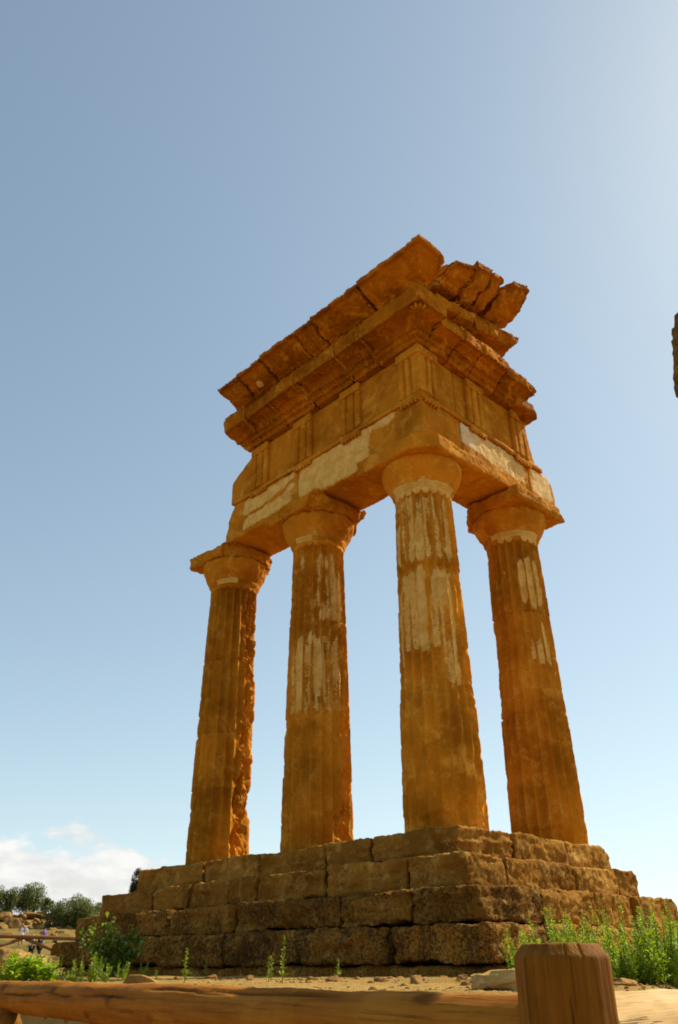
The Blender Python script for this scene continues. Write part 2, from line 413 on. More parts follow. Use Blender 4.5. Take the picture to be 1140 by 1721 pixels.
# ------------------------------------------------------------------ terrain
GZ = -1.575
def gz(x, y):
    x = np.asarray(x, float); y = np.asarray(y, float)
    s = np.minimum(x-(-7.55+.177*(y+6.19)), (y-(-6.19+.27*(x+7.55)))/1.036)
    d = np.hypot(x-CAMP[0], y-CAMP[1])
    az = np.arctan2(y-CAMP[1], x-CAMP[0])
    prof = np.interp(d, [0, 18, 32, 44, 58, 72, 80, 90, 105, 130, 400, 1500], [GZ, GZ, -1.5, -1.3, -1.45, -.25, .25, 1.3, 3.5, 4.1, 5, 5])
    prof = GZ + (prof-GZ)*smooth(R(36), R(54), az)
    h = -2.52 + (prof+2.52)*smooth(.08, .72, s)
    return h
def build_ground():
    ang = np.concatenate([np.linspace(R(-10), R(100), 420), np.linspace(R(101), R(349), 90)])
    rad = np.concatenate([[.02], np.geomspace(.3, 2.2, 30), np.linspace(2.25, 10, 190), np.geomspace(10.1, 1200, 120)])
    A, D = np.meshgrid(ang, rad, indexing='ij')
    X = CAMP[0]+D*np.cos(A); Y = CAMP[1]+D*np.sin(A); Z = gz(X, Y)
    P = np.stack([X, Y, Z], -1).reshape(-1, 3)
    near = smooth(16, 9, D.ravel())
    q = P.copy(); q[:, 2] = 0
    P[:, 2] += .012*fbm(q*1.2, 5, 3)+near*(.010*fbm(q*6, 9, 3)+.007*np.maximum(fbm(q*22, 12, 2), 0))
    P[:, 2] += smooth(16, 60, D.ravel())*.5*fbm(q*.12, 3, 4)*smooth(300, 120, D.ravel())
    n, m = A.shape; I = np.arange(n*m).reshape(n, m); J = np.roll(I, -1, 0)
    F = np.stack([I[:, :-1], I[:, 1:], J[:, 1:], J[:, :-1]], -1).reshape(-1, 4)[:, ::-1]
    o = mesh('ground', P, F, MAT['ground']); tag(o, 'dry sandy ground around the temple ruin', None, kind='structure'); fixn(o)
    return o
build_ground()

# ------------------------------------------------------------------ the temple
SL, SR = 2.5, 2.45
HN, HA = 5.08, 5.84
temple = thing('temple_ruin', 'orange stone temple corner with four fluted columns on stepped base', 'temple ruin', (0, 0, -1.6))
def part(name, VF, mat='stone', parent=None, label=None, **at):
    V, F = VF; at.setdefault('tone', 0.)
    return fixn(mesh(name, V, F, MAT[mat], parent or temple, label, at))

# --- steps
E4 = [.775, 1.19, 1.69, 2.0]; ZT = [0., -.366, -.74, -1.107]; ZB = [-.366, -.74, -1.107, -1.47]
LJ = [[6.3, 5.25, 4.33, 2.94, 1.52, .66], [6.7, 5.07, 4.08, 3.08, 2.45, 1.07, -.34], [6.52, 5.6, 4.67, 3.8, 2.27, .29, -.8], [6.7, 5.5, 4.19, 2.08, .67, -.72]]
RJ = [[.38, 1.62, 2.80], [-.42, 1.05, 2.11, 2.68], [-.52, .6, 1.45, 2.68], [-1.0, -.3, .52, 1.79, 3.0]]
DEPTH = .85
def steps():
    sd_ = 100; rs = random.Random(4)
    for k in range(4):
        e, zt, zb = E4[k], ZT[k], ZB[k]
        lich = [-.65, -.05, .38, .58][k]; amp = [.012, .014, .015, .017][k]  # lichen by course, strengthened to deepen the shade on the lower left steps
        def add(lo, hi, end=None, right=False):
            nonlocal sd_; sd_ += 7
            tn = rs.uniform(-.35, .35)*(.5 if right else 1)+(.55 if right else 0)-(.1*k)  # right-hand blocks get a lighter tone: their sunlit side put into the colour
            cuts = []
            if end == 'L': cuts = [((lo[0]+.1, hi[1]-.05, hi[2]), (-.2, 1, .35), .07, 2.5)]
            if end == 'R': cuts = [((hi[0]-.04, lo[1]+.05, hi[2]-.10), (1, -.25, .75), .05, 3)]
            if end is None and rs.random() < (.3 if right else .75):
                c = (lo[0] if not right else rs.uniform(lo[0], hi[0]), lo[1] if right else rs.uniform(lo[1], hi[1]), hi[2])
                n = (0, -1, .9) if right else (-1, 0, .9)
                cuts = [((c[0]+(.03 if not right else 0), c[1]+(.03 if right else 0), hi[2]-.01), n, .06, 2.2)]
            off = rs.uniform(-.014, .014)
            lo = list(lo); hi = list(hi)
            if right: lo[1] += off
            else: lo[0] += off
            hi[2] += rs.uniform(-.012, .006)
            P, F = block(lo, hi, .024, .045 if k < 3 else .055, amp*(1.15 if right else 1.), sd_, cuts, 3.4, rs.uniform(-.006, .006), .7, .034 if right else .036, .02 if right else .05)
            if not right: tn = tn+.5*((P[:, 1] < -e+.06) & (P[:, 0] > -e+.05))*smooth(-e, -e+.25, P[:, 0])  # corner block's right face lightened too, to continue the painted sunlight
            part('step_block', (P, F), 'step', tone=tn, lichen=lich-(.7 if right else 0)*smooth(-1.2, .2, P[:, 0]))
        L = LJ[k]; Rr = RJ[k]; g = .008
        # corner block
        add((-e, -e, zb), (Rr[0]-g, L[-1]-g, zt))
        for i in range(len(L)-1):
            add((-e, L[i+1]+g, zb), (-e+DEPTH, L[i]-g, zt), 'L' if i == 0 else None)
        for i in range(len(Rr)-1):
            add((Rr[i]+.004, -e, zb), (Rr[i+1]-.004, -e+DEPTH, zt), 'R' if i == len(Rr)-2 else None, True)
    # footing course and rubble fill
    V1 = block((-1.93, -1.93, -1.85), (-1.1, 6.3, -1.475), .05, .05, .03, 61, fr=2.2)
    V2 = block((-1.09, -1.93, -1.85), (2.95, -1.1, -1.475), .05, .05, .03, 62, fr=2.2)
    part('footing', join([V1, V2]), 'step', tone=-.3, lichen=.3)
    V3 = block((-.6, -.6, -1.8), (2.55, 5.9, -.06), .12, .05, .04, 63)
    part('rubble_fill', V3, 'step', tone=0., lichen=-.3)
steps()

# --- columns
def column(name_label, cx, cy, joints, st, fl, dmg, seed, r0=.562, r1=.455, cam_az=-140., scallop=None, tone=0.):
    nth, nz = 320, 260
    th = np.linspace(0, 2*np.pi, nth, endpoint=False); zz = np.linspace(-.03, HN, nz)
    T, Z = np.meshgrid(th, zz, indexing='xy')
    T = T.ravel(); Z = Z.ravel()
    t01 = np.clip(Z/HN, 0, 1); rad = r0+(r1-r0)*(t01+.10*np.sin(np.pi*t01)*-.6)
    ph = (T*20/(2*np.pi)) % 1.0; t = ph*2-1
    drum = np.digitize(Z, joints)
    depth = np.array(fl)[drum]
    rs = np.random.default_rng(seed)
    off = rs.uniform(-.009, .009, len(joints)+1); off[-1] = 0
    ax = np.stack([np.cos(T)*rad*1.0, np.sin(T)*rad, Z], 1)
    wear = np.clip(.5+.9*fbm(ax*1.8, seed, 3), 0, 1.3)
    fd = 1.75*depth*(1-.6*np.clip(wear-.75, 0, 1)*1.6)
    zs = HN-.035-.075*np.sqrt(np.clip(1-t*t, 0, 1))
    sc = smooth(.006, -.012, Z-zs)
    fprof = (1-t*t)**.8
    r = rad+off[drum]-fd*fprof*sc
    # arrises chipped
    arr = np.clip((np.abs(t)-.62)/.38, 0, 1)
    chip = np.clip(fbm(ax*np.array([9, 9, 7.]), seed+3, 3, .6)-.12, 0, 1)
    r -= arr*chip*.024*sc
    r -= .007*np.clip(fbm(ax*6, seed+4, 4)-.1, 0, 1)
    for j in joints:
        w = np.abs(Z-j+.012*fbm(ax*2.5, seed+int(j*10), 2)); r -= .016*np.exp(-(w/.013)**2)*(1+1.2*np.clip(fbm(ax*5, seed+8, 2), 0, 1))
    # broken places: (azimuth to the camera's right in degrees, z, half width deg, half height, depth)
    daz = (np.degrees(T)-cam_az+180) % 360-180
    for (a, z0, wa, wz, dp, pw) in dmg:
        q = ((daz-a)/wa)**2+((Z-z0)/wz)**2+.55*fbm(ax*3.2, seed+int(a)+int(z0*10), 4)
        k = smooth(1.0, .55, q); r -= dp*k*(.75+.5*fbm(ax*5, seed+21, 4, .6)); 
    # base worn
    r -= .02*smooth(.5, 0, Z)*np.clip(fbm(ax*4, seed+31, 3)+.2, 0, 1)
    # stucco field
    S = np.full(len(T), -1.)
    stretch = np.stack([np.cos(T)*3.2, np.sin(T)*3.2, Z*.9], 1)
    fl_id = np.floor(T*20/(2*np.pi)); jag = _hash(fl_id.astype(np.int64), np.zeros(len(T), np.int64)+3, np.zeros(len(T), np.int64), seed)
    for (a0, a1, z0, z1, dens) in st:
        e = np.minimum(np.minimum((daz-a0)/6, (a1-daz)/6), np.minimum((Z-z0)/.10+.6*(jag-.6), (z1-Z)/.10+.8*(jag-.5)))
        v = np.clip(e, -1, 1)*.5+.35*dens+.5*fbm(stretch*1.6, seed+50+int(z0*7), 3)-(.9 if seed == 43 else .45)*arr
        S = np.maximum(S, v)
    if scallop is not None:
        a0, a1, hid = scallop
        ins = (daz > a0) & (daz < a1) & (Z > zs-.004) & (_hash(fl_id.astype(np.int64), np.zeros(len(T), np.int64)+9, np.zeros(len(T), np.int64), seed) > hid)
        S = np.where(ins, 1.2, S)
    r = r+.009*smooth(.40, .55, S)*(Z < HN-.12)
    P = np.stack([cx+r*np.cos(T), cy+r*np.sin(T), Z], 1); P += .0035*vec3(P*11, seed+40, 2)
    I = np.arange(nz*nth).reshape(nz, nth); J = np.roll(I, -1, 1)
    F = np.stack([I[:-1], J[:-1], J[1:], I[1:]], -1).reshape(-1, 4)
    o = mesh('column', P, F, MAT['stone'], temple, name_label, dict(stucco=S, tone=np.array([tone]*len(T))+.25*(rs.uniform(-1, 1, len(joints)+1)[drum])+.42*(_hash(fl_id.astype(np.int64), drum.astype(np.int64), np.zeros(len(T), np.int64)+5, seed)-.5)*(.6+.8*vnoise(np.stack([fl_id*3.1, Z*1.4, 0*Z], 1), seed))-.85*fprof*sc*np.clip(depth/.034, 0, 1)*np.clip(.55+.9*vnoise(P*1.7, seed+88), .1, 1.2)+.38))  # tone darkens the flute hollows, painting in their shade; flutes and drums vary randomly
    return fixn(o)
def capital(col, cx, cy, seed, cuts=(), acuts=(), ann=None, cam_az=-140., tone=0., aw=.735, worn=1.):
    prof = [(.40, HN-.01), (.462, HN-.005), (.474, HN+.012), (.466, HN+.020), (.486, HN+.030), (.478, HN+.040), (.500, HN+.050), (.492, HN+.060)]
    z0, z1 = HN+.06, 5.535
    for i in range(1, 13):
        k = i/12; prof.append((.492+.175*(math.sin(k*1.45)/math.sin(1.45))**1.0, z0+(z1-z0)*k**.95))
    prof += [(.665, 5.555), (.60, 5.56), (.3, 5.56)]
    pr = np.array(prof); P, F = lathe(pr, cx, cy, 120)
    P = apply_cuts(P, cuts, seed); P = np.where((P[:, 2] > HN+.09)[:, None], erode(P, F, .022*worn, seed), P); P = rough(P, .007, seed, 3.5, .5)
    S = np.full(len(P), -1.)
    if ann is not None:
        a0, a1, lev = ann; daz = (np.degrees(np.arctan2(P[:, 1]-cy, P[:, 0]-cx))-cam_az+180) % 360-180
        S = np.where((daz > a0) & (daz < a1) & (P[:, 2] < HN+.064), lev, -1.)
        S = np.maximum(S, np.where((daz > a0-10) & (daz < a1+10) & (P[:, 2] < HN+.16), .15+.5*fbm(P*5, seed+9, 2), -1))
    part('capital', (P, F), 'stone', col, stucco=S, tone=tone)
    P, F = block((cx-aw, cy-aw, 5.54), (cx+aw, cy+aw, HA-.016), .024, .045*worn, .010, seed+2, acuts, 2.8, 0, .5, .035*worn)
    part('abacus', (P, F), 'stone', col, stucco=-1.+0*P[:, 0], tone=tone-.1)
A_AZ, B_AZ, C_AZ, D_AZ = -126.1, -132.6, -141.2, -147.9
# azimuths inside st/dmg are measured from the camera direction, positive towards the picture's right
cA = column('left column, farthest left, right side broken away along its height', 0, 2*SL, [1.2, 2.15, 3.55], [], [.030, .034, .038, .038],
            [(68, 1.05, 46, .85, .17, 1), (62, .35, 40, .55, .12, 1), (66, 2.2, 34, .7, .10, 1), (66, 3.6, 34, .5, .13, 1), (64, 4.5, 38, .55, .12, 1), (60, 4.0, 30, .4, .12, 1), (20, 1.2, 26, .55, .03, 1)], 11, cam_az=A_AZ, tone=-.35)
capital(cA, 0, 2*SL, 12, cuts=[((.38, 5.0-.48, 5.2), (.75, -.75, -.12), .09, 2.2)],
        acuts=[((.42, 5.0-.58, 5.7), (.75, -.75, -.3), .12, 2.2), ((-.5, 5-.45, 5.7), (-.4, -.9, 0), .10, 2.4)], ann=(-45, 8, .75), cam_az=A_AZ, tone=-.2, aw=.69, worn=2.2)
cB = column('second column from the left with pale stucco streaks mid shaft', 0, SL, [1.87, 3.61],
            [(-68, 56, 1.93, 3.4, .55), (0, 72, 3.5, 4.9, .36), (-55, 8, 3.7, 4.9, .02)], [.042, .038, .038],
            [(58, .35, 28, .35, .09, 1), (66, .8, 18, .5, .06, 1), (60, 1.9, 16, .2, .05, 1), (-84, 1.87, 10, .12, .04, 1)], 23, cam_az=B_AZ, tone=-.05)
capital(cB, 0, SL, 24, cuts=[((.54, 2.5-.38, 5.3), (.8, -.6, -.3), .08, 2.5)], acuts=[((.50, 2.5-.57, 5.65), (.8, -.55, -.35), .10, 2.5), ((-.45, 2.5-.62, 5.62), (-.3, -.9, -.5), .08, 3)],
        ann=(-55, -12, .9), cam_az=B_AZ, tone=.0, worn=2.2)
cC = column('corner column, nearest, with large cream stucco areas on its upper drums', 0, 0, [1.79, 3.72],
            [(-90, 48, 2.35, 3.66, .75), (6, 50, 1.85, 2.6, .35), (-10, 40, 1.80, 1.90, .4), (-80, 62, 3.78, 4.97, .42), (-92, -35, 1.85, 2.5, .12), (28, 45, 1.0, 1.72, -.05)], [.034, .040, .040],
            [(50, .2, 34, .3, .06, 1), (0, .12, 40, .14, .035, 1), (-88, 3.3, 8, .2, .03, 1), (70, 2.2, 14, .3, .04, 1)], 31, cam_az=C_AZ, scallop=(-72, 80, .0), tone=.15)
capital(cC, 0, 0, 36, acuts=[((-.60, -.60, 5.70), (-.7, -.7, -.10), .04, 2.6)], ann=(-70, 78, 1.2), cam_az=C_AZ, tone=.25, aw=.76)
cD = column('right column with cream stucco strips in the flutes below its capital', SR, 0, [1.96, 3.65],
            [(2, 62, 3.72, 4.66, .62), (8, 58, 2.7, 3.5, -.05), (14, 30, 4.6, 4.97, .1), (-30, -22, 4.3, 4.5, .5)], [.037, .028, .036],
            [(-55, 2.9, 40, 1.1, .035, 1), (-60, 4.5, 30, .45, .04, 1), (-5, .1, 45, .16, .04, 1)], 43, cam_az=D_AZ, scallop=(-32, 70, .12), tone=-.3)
capital(cD, SR, 0, 44, ann=(-45, 72, 1.1), cam_az=D_AZ, worn=1.4, acuts=[((SR+.66, -.5, 5.75), (.9, -.2, .55), .05, 3), ((SR-.52, .52, 5.7), (-.7, .7, -.1), .06, 3)], tone=.05)

# --- architrave
def rect_field(a, z, a0, a1, z0, z1, w=.12):
    return np.clip(np.minimum(np.minimum((a-a0)/w, (a1-a)/w), np.minimum((z-z0)/w, (z1-z)/w)), -1, 1)
UA = .53; ZA1 = 6.63
def arch():
    g = .006
    # left arm, from the corner to the joint over the second column
    P, F = block((-UA, -UA, HA), (.50, SL-g, ZA1), .026, .022, .008, 201, [((-.50, -.50, HA+.02), (-.55, -.55, -1), .04, 2.4)], 2.5, ero=.025)
    a, z = P[:, 1], P[:, 2]; face = (P[:, 0] < -UA+.05)
    S = .55*rect_field(a, z, .62, 2.47, 5.86, 6.66)+.45+.30*fbm(P*2.4, 3, 3)
    S2 = .5*rect_field(a, z, .02, .9, 6.45, 6.66, .08)+.4+.4*fbm(P*4, 4, 3)
    S3 = .5*rect_field(a, z, .2, .7, 5.86, 5.98, .08)+.25+.4*fbm(P*4, 6, 3)
    S = np.where(face, np.maximum(np.maximum(S, S2), S3), -1)
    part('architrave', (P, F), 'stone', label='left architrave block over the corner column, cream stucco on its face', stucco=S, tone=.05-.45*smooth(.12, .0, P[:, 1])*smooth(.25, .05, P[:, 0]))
    P, F = block((-UA, SL+g, HA), (.50, 4.85, ZA1), .026, .03, .010, 205,
                 [((-UA, 4.62, HA+.3), (-.2, 1, .42), .07, 3), ((.2, 4.7, HA), (0, 1, .2), .08, 3)], 2.8)
    a, z = P[:, 1], P[:, 2]; face = (P[:, 0] < -UA+.05)
    S = .55*rect_field(a, z, 2.50, 4.15, 5.90, 6.62)+.30+.4*fbm(P*2.6, 8, 3)
    streak = np.abs(z-(6.30-.12*(a-3.2)+.06*fbm(P*3, 2, 2))); S -= .9*np.exp(-(streak/.05)**2)
    part('architrave', (P, F), 'stone', label='left architrave block toward the far left column', stucco=np.where(face, S, -1), tone=-.05)
    P, F = block((.506, -UA, HA), (SR+.03-g, .50, ZA1), .026, .025, .009, 209, [], 2.6, ero=.035)
    a, z = P[:, 0], P[:, 2]; face = (P[:, 1] < -UA+.05)
    lowz = 5.98-.05*(a-1)
    e = np.clip(np.minimum(np.minimum((a-.42)/.1, (2.36-a)/.1), np.minimum((z-lowz-.16)/.12, (6.66-z)/.1)), -1, 1)
    S = .55*e+.42+.32*fbm(P*3, 14, 3)
    part('architrave', (P, F), 'stone', label='right architrave block with a weathered white stucco face', stucco=np.where(face, S, -1), pale=smooth(1.25, .75, a+.15*fbm(P*3, 15, 2))*.8+.25, tone=.05)
    P, F = block((SR+.03+g, -UA, HA), (3.33, .50, ZA1), .026, .05, .012, 213, [((3.27, -UA, 6.45), (1, 0, .55), .06, 3.5), ((3.3, 0, 6.2), (1, .2, .1), .05, 3)], 3)
    a, z = P[:, 0], P[:, 2]; face = (P[:, 1] < -UA+.05)
    S = .5*rect_field(a, z, SR+.10, 3.24, 6.03, 6.60)+.40+.34*fbm(P*3.2, 17, 3)
    part('architrave', (P, F), 'stone', label='broken right end block of the architrave', stucco=np.where(face, S, -1), pale=.45, tone=.05)
    # taenia band
    prof = [(-.3, 6.635), (.552, 6.635), (.560, 6.65), (.560, 6.712), (-.3, 6.712)]
    P, F = sweep(prof, 4.42, 2.98, 'C', .03, .008, 221, ero=.012)
    part('taenia', (P, F), 'stone', stucco=.0+.5*fbm(P*2, 3, 2)-.35, tone=.1)
arch()
# --- frieze
ZF0, ZF1, ZF2 = 6.717, 7.50, 7.69
def plan_extrude(poly, z0, z1, res=.03, amp=.006, seed=0, cuts=(), grooves=None):
    pl = resample(poly, res, True); K = len(pl); nz = max(2, int(round((z1-z0)/res)))
    rings = [np.stack([pl[:, 0], pl[:, 1], np.full(K, z0+(z1-z0)*i/nz)], 1) for i in range(nz+1)]
    c0 = rings[0].mean(0); c1 = rings[-1].mean(0)
    full = [c0+(rings[0]-c0)*k for k in (.02, .5)] + rings + [c1+(rings[-1]-c1)*k for k in (.5, .02)]
    P = np.concatenate(full); m = len(full); I = np.arange(m*K).reshape(m, K); J = np.roll(I, -1, 1)
    F = np.stack([I[:-1], J[:-1], J[1:], I[1:]], -1).reshape(-1, 4)
    P = apply_cuts(P, cuts, seed+5); P = rough(P, amp, seed, 3., .5)
    return P, F
def frieze():
    P, F = block((-.50, -.50, ZF0), (.45, 4.60, ZF2), .03, .02, .008, 301, [((-.5, 4.50, 7.28), (-.05, .55, .9), .025, 3)])
    fl = part('frieze', (P, F), 'stone', label='left arm of the frieze with plain metopes', stucco=-1., tone=-.15)
    P, F = block((.451, -.50, ZF0), (2.86, .45, ZF2), .03, .02, .009, 305, [((2.80, -.5, 6.9), (1, -.2, .22), .05, 3)])
    fr = part('frieze', (P, F), 'stone', label='right arm of the frieze with plain metopes', stucco=-1., tone=.05)
    w = .235; out = .575; gd = .062
    def tri(c, arm, parent, seed, cuts=()):
        s = [(-w, -.06), (-w, out-.5-.03), (-w+.028, out-.5), (-.135, out-.5), (-.098, out-.5-gd), (-.060, out-.5), (.060, out-.5), (.098, out-.5-gd), (.135, out-.5), (w-.028, out-.5), (w, out-.5-.03), (w, -.06)]
        poly = [(-.5-b, c+a) for a, b in s] if arm == 'L' else [(c+a, -.5-b) for a, b in s]
        P, F = plan_extrude(poly, ZF0+.003, ZF1, .022, .006, seed, cuts)
        t = part('triglyph', (P, F), 'stone', parent, stucco=-1., tone=-.05 if arm == 'L' else .1)
        # plain band above the glyphs
        if arm == 'L': B = block((-.595, c-w-.012, ZF1+.002), (-.45, c+w+.012, ZF2-.02), .026, .012, .006, seed+1, cuts)
        else: B = block((c-w-.012, -.595, ZF1+.002), (c+w+.012, -.45, ZF2-.02), .026, .012, .006, seed+1, cuts)
        part('triglyph_cap', B, 'stone', parent, stucco=-1., tone=0.)
        # regula with its drops under the band
        if arm == 'L': Bs = [block((-.583, c-w, 6.572), (-.52, c+w, 6.628), .02, .012, .005, seed+2, cuts)]+[block((-.580, c-w+.012+i*.079, 6.536), (-.525, c-w+.058+i*.079, 6.576), .014, .008, .003, seed+3+i, cuts) for i in range(6)]
        else: Bs = [block((c-w, -.583, 6.572), (c+w, -.52, 6.628), .02, .012, .005, seed+2, cuts)]+[block((c-w+.012+i*.079, -.580, 6.536), (c-w+.058+i*.079, -.525, 6.576), .014, .008, .003, seed+3+i, cuts) for i in range(6)]
        if seed % 3 or c < 2: part('regula', join(Bs), 'stone', parent, stucco=-1., tone=.1)
    tri(1.07, 'L', fl, 311); tri(2.35, 'L', fl, 320); tri(3.63, 'L', fl, 331)
    tri(.97, 'R', fr, 340); tri(2.33, 'R', fr, 350, [((2.5, -.6, 7.0), (1, -.2, .3), .05, 4)])
    # corner triglyph wraps the angle
    o = -.575; q = -.095
    lp = [(-.46, q), (-.545, q), (o, q-.028), (o, q-.10), (-.513, q-.137), (o, q-.175), (o, q-.235+.0), (-.513, q-.275), (o, q-.315), (o, o)]
    rp = [(b, a) for a, b in lp[:-1]][::-1]
    P, F = plan_extrude(lp+rp+[(-.46, -.46)], ZF0+.003, ZF1, .02, .006, 360)
    part('triglyph', (P, F), 'stone', fl, label='corner triglyph with grooves on both faces', stucco=-1., tone=.12)
    poly = [(-.46, -.08), (-.597, -.08), (-.597, -.597), (-.08, -.597), (-.08, -.46), (-.46, -.46)]
    part('triglyph_cap', plan_extrude(poly, ZF1+.002, ZF2-.02, .025, .006, 363), 'stone', fl, stucco=-1., tone=.1)
    poly = [(-.50, -.10), (-.583, -.10), (-.583, -.583), (-.10, -.583), (-.10, -.50), (-.50, -.50)]
    parts = [plan_extrude(poly, 6.572, 6.628, .025, .004, 366)]
    for i in range(6):
        t0 = -.56+.012+i*.078
        parts.append(block((-.580, t0, 6.532), (-.525, t0+.045, 6.578), .014, .008, .003, 370+i))
        if i: parts.append(block((t0, -.580, 6.532), (t0+.045, -.525, 6.578), .014, .008, .003, 380+i))
    part('regula', join(parts), 'stone', fl, stucco=-1., tone=.15)
frieze()
# --- cornice (geison): separate blocks with dentilled bed moulding
def geison_profile(u=1.13, zlo=7.985, ztop=8.31, back=-.35):
    return [(back, 7.695), (.615, 7.695), (.635, 7.72), (.635, 7.765), (.70, 7.785), (.715, 7.83), (.78, 7.845), (.79, zlo-.035), (.82, zlo-.012), (u-.05, zlo+.028), (u-.045, zlo), (u, zlo),
            (u, ztop-.03), (u-.03, ztop), (u-.085, ztop+.005), (u-.085, ztop+.13), (back, ztop+.13)]
def soffit_dent(arm, pegs=0., eggs=.03):
    def f(P):
        u = -P[:, 0] if arm == 'L' else -P[:, 1]; s = P[:, 1] if arm == 'L' else P[:, 0]; z = P[:, 2]
        if arm == 'C':
            lf = P[:, 0] < P[:, 1]; u = np.where(lf, -P[:, 0], -P[:, 1]); s = np.where(lf, P[:, 1], P[:, 0])
        P = P.copy()
        # dropped little pegs in rows on the soffit, leaf-like notches on the bed moulding
        m = (z > 7.86) & (z < 8.02) & (u > .81) & (u < 1.045)
        k = (np.sin(s*2*np.pi/.105) > .25) & (np.sin((u-.83)*2*np.pi/.095) > -.1)
        P[:, 2] += np.where(m & k, pegs, 0)
        m2 = (z > 7.70) & (z < 7.85) & (u > .60) & (u < .80); k2 = np.sin(s*2*np.pi/.085) > .1
        P[:, 2] += np.where(m2 & k2, eggs, 0)
        return P
    return f
def cornice():
    js = [.27, .92, 1.96, 2.78, 3.56, 4.27]
    pr = geison_profile()
    def sf(P, lev=-1.): return np.full(len(P), lev)
    labs = {}
    P, F = sweep(pr, .255, -.42, 'C', .024, .008, 401, cuts=[((-1.1, -1.1, 8.33), (-.5, -.5, .8), .03, 3)], ero=.02, dent=soffit_dent('C', 0, .012))
    cg = part('cornice_block', (P, F), 'cornice', label='corner cornice block with a carved rosette on its soffit', stucco=-1., tone=.12)
    # rosette
    rp = []
    for k in range(9):
        a = k*2*math.pi/9; c = (-.95+.085*math.cos(a), -.94+.085*math.sin(a), 7.955)
        rp.append(boulder(c, (.064, .034, .045), 500+k, 5, .10, yaw=a, flat=1.2))
    rp.append(boulder((-.95, -.94, 7.95), (.045, .045, .045), 520, 5, .08, flat=1.2))
    part('rosette', join(rp), 'cornice', cg, tone=.3)
    tones = [.0, -.3, .15, -.35, -.05]
    for i in range(5):
        u = 1.13-[.0, .03, -.01, .045, .0][i]; zz = 7.985+[.0, .02, -.015, .02, -.01][i]
        cuts = []
        if i == 4: cuts = [((-1.0, 4.17, 8.02), (-.35, 1, -.2), .05, 3), ((-.6, 4.12, 7.8), (0, 1, -.75), .06, 3)]
        if i == 3: cuts = [((-1.05, 3.3, 7.98), (-.8, .25, -.55), .05, 3.5)]
        P, F = sweep(geison_profile(u, zz, 8.31+[0, .02, -.03, .0, .01][i]), js[i]+.008, js[i+1]-.008, 'L', .024, .012, 410+i, cuts, wav=.03, ero=.05, dent=soffit_dent('L', [.01, .03, .04, .015, .0][i]))
        part('cornice_block', (P, F), 'cornice', stucco=-1., tone=tones[i])
        # pale mortar seam at the joint
        if i < 5:
            P, F = sweep([(.60, 7.72), (.69, 7.80), (.80, 7.90), (1.06, 7.985), (1.118, 7.998), (1.118, 8.27), (1.0, 8.27), (.6, 8.0)], js[i]-.008, js[i]+.008, 'L', .03, .004, 430+i, ero=0.)
            part('mortar_seam', (P, F), 'cornice', cg if i == 0 else temple, stucco=.45, tone=.35)
    # right arm: set back, more broken the farther it goes
    P, F = sweep(geison_profile(1.02, 7.93, 8.22), -.405, .20, 'R', .024, .012, 441, ero=.055, cuts=[((-.1, -1.0, 8.16), (0, -.9, .5), .05, 3)], dent=soffit_dent('R'))
    part('cornice_block', (P, F), 'cornice', stucco=-1., tone=.45)
    P, F = sweep(geison_profile(1.04, 7.94, 8.20), .21, .78, 'R', .024, .012, 445, ero=.055, cuts=[((.75, -1.0, 7.97), (.5, -.6, -.8), .05, 3)], dent=soffit_dent('R', .03))
    part('cornice_block', (P, F), 'cornice', stucco=-1., tone=.6)
    P, F = sweep(geison_profile(1.05, 7.96, 8.18), .79, 1.52, 'R', .024, .014, 449, ero=.055, cuts=[((1.45, -1.0, 8.0), (.8, -.6, -.6), .06, 3)], dent=soffit_dent('R', .05))
    part('cornice_block', (P, F), 'cornice', label='bright ochre cornice block on the right arm', stucco=-1., tone=.85)
    P, F = sweep(geison_profile(1.0, 7.95, 8.16), 1.53, 2.60, 'R', .024, .018, 453, ero=.06, cuts=
                 [((2.46, -.95, 8.0), (.9, -.35, -.5), .08, 2.6), ((2.36, -.9, 8.22), (.8, -.3, .8), .07, 3), ((1.9, -.97, 7.98), (0, -1, -.6), .06, 2.8)])
    part('cornice_block', (P, F), 'cornice', stucco=-1., tone=-.2)
    P, F = block((2.05, -.78, 7.70), (2.84, .3, 7.98), .026, .06, .02, 457, [((2.7, -.7, 7.85), (1, -.3, .4), .06, 3.2)], 3)
    part('cornice_block', (P, F), 'cornice', label='dark eroded stump of the cornice bed at the right end', stucco=-1., tone=-.25)
    # backing masonry above the frieze
    part('backing_masonry', join([block((-.42, -.40, 7.69), (.42, 3.95, 8.42), .05, .05, .02, 460, [((-.3, 3.8, 8.0), (0, 1, .3), .08, 2)]), block((.43, -.42, 7.69), (2.25, .42, 8.35), .05, .05, .02, 461)]), 'cornice', tone=-.3)
cornice()
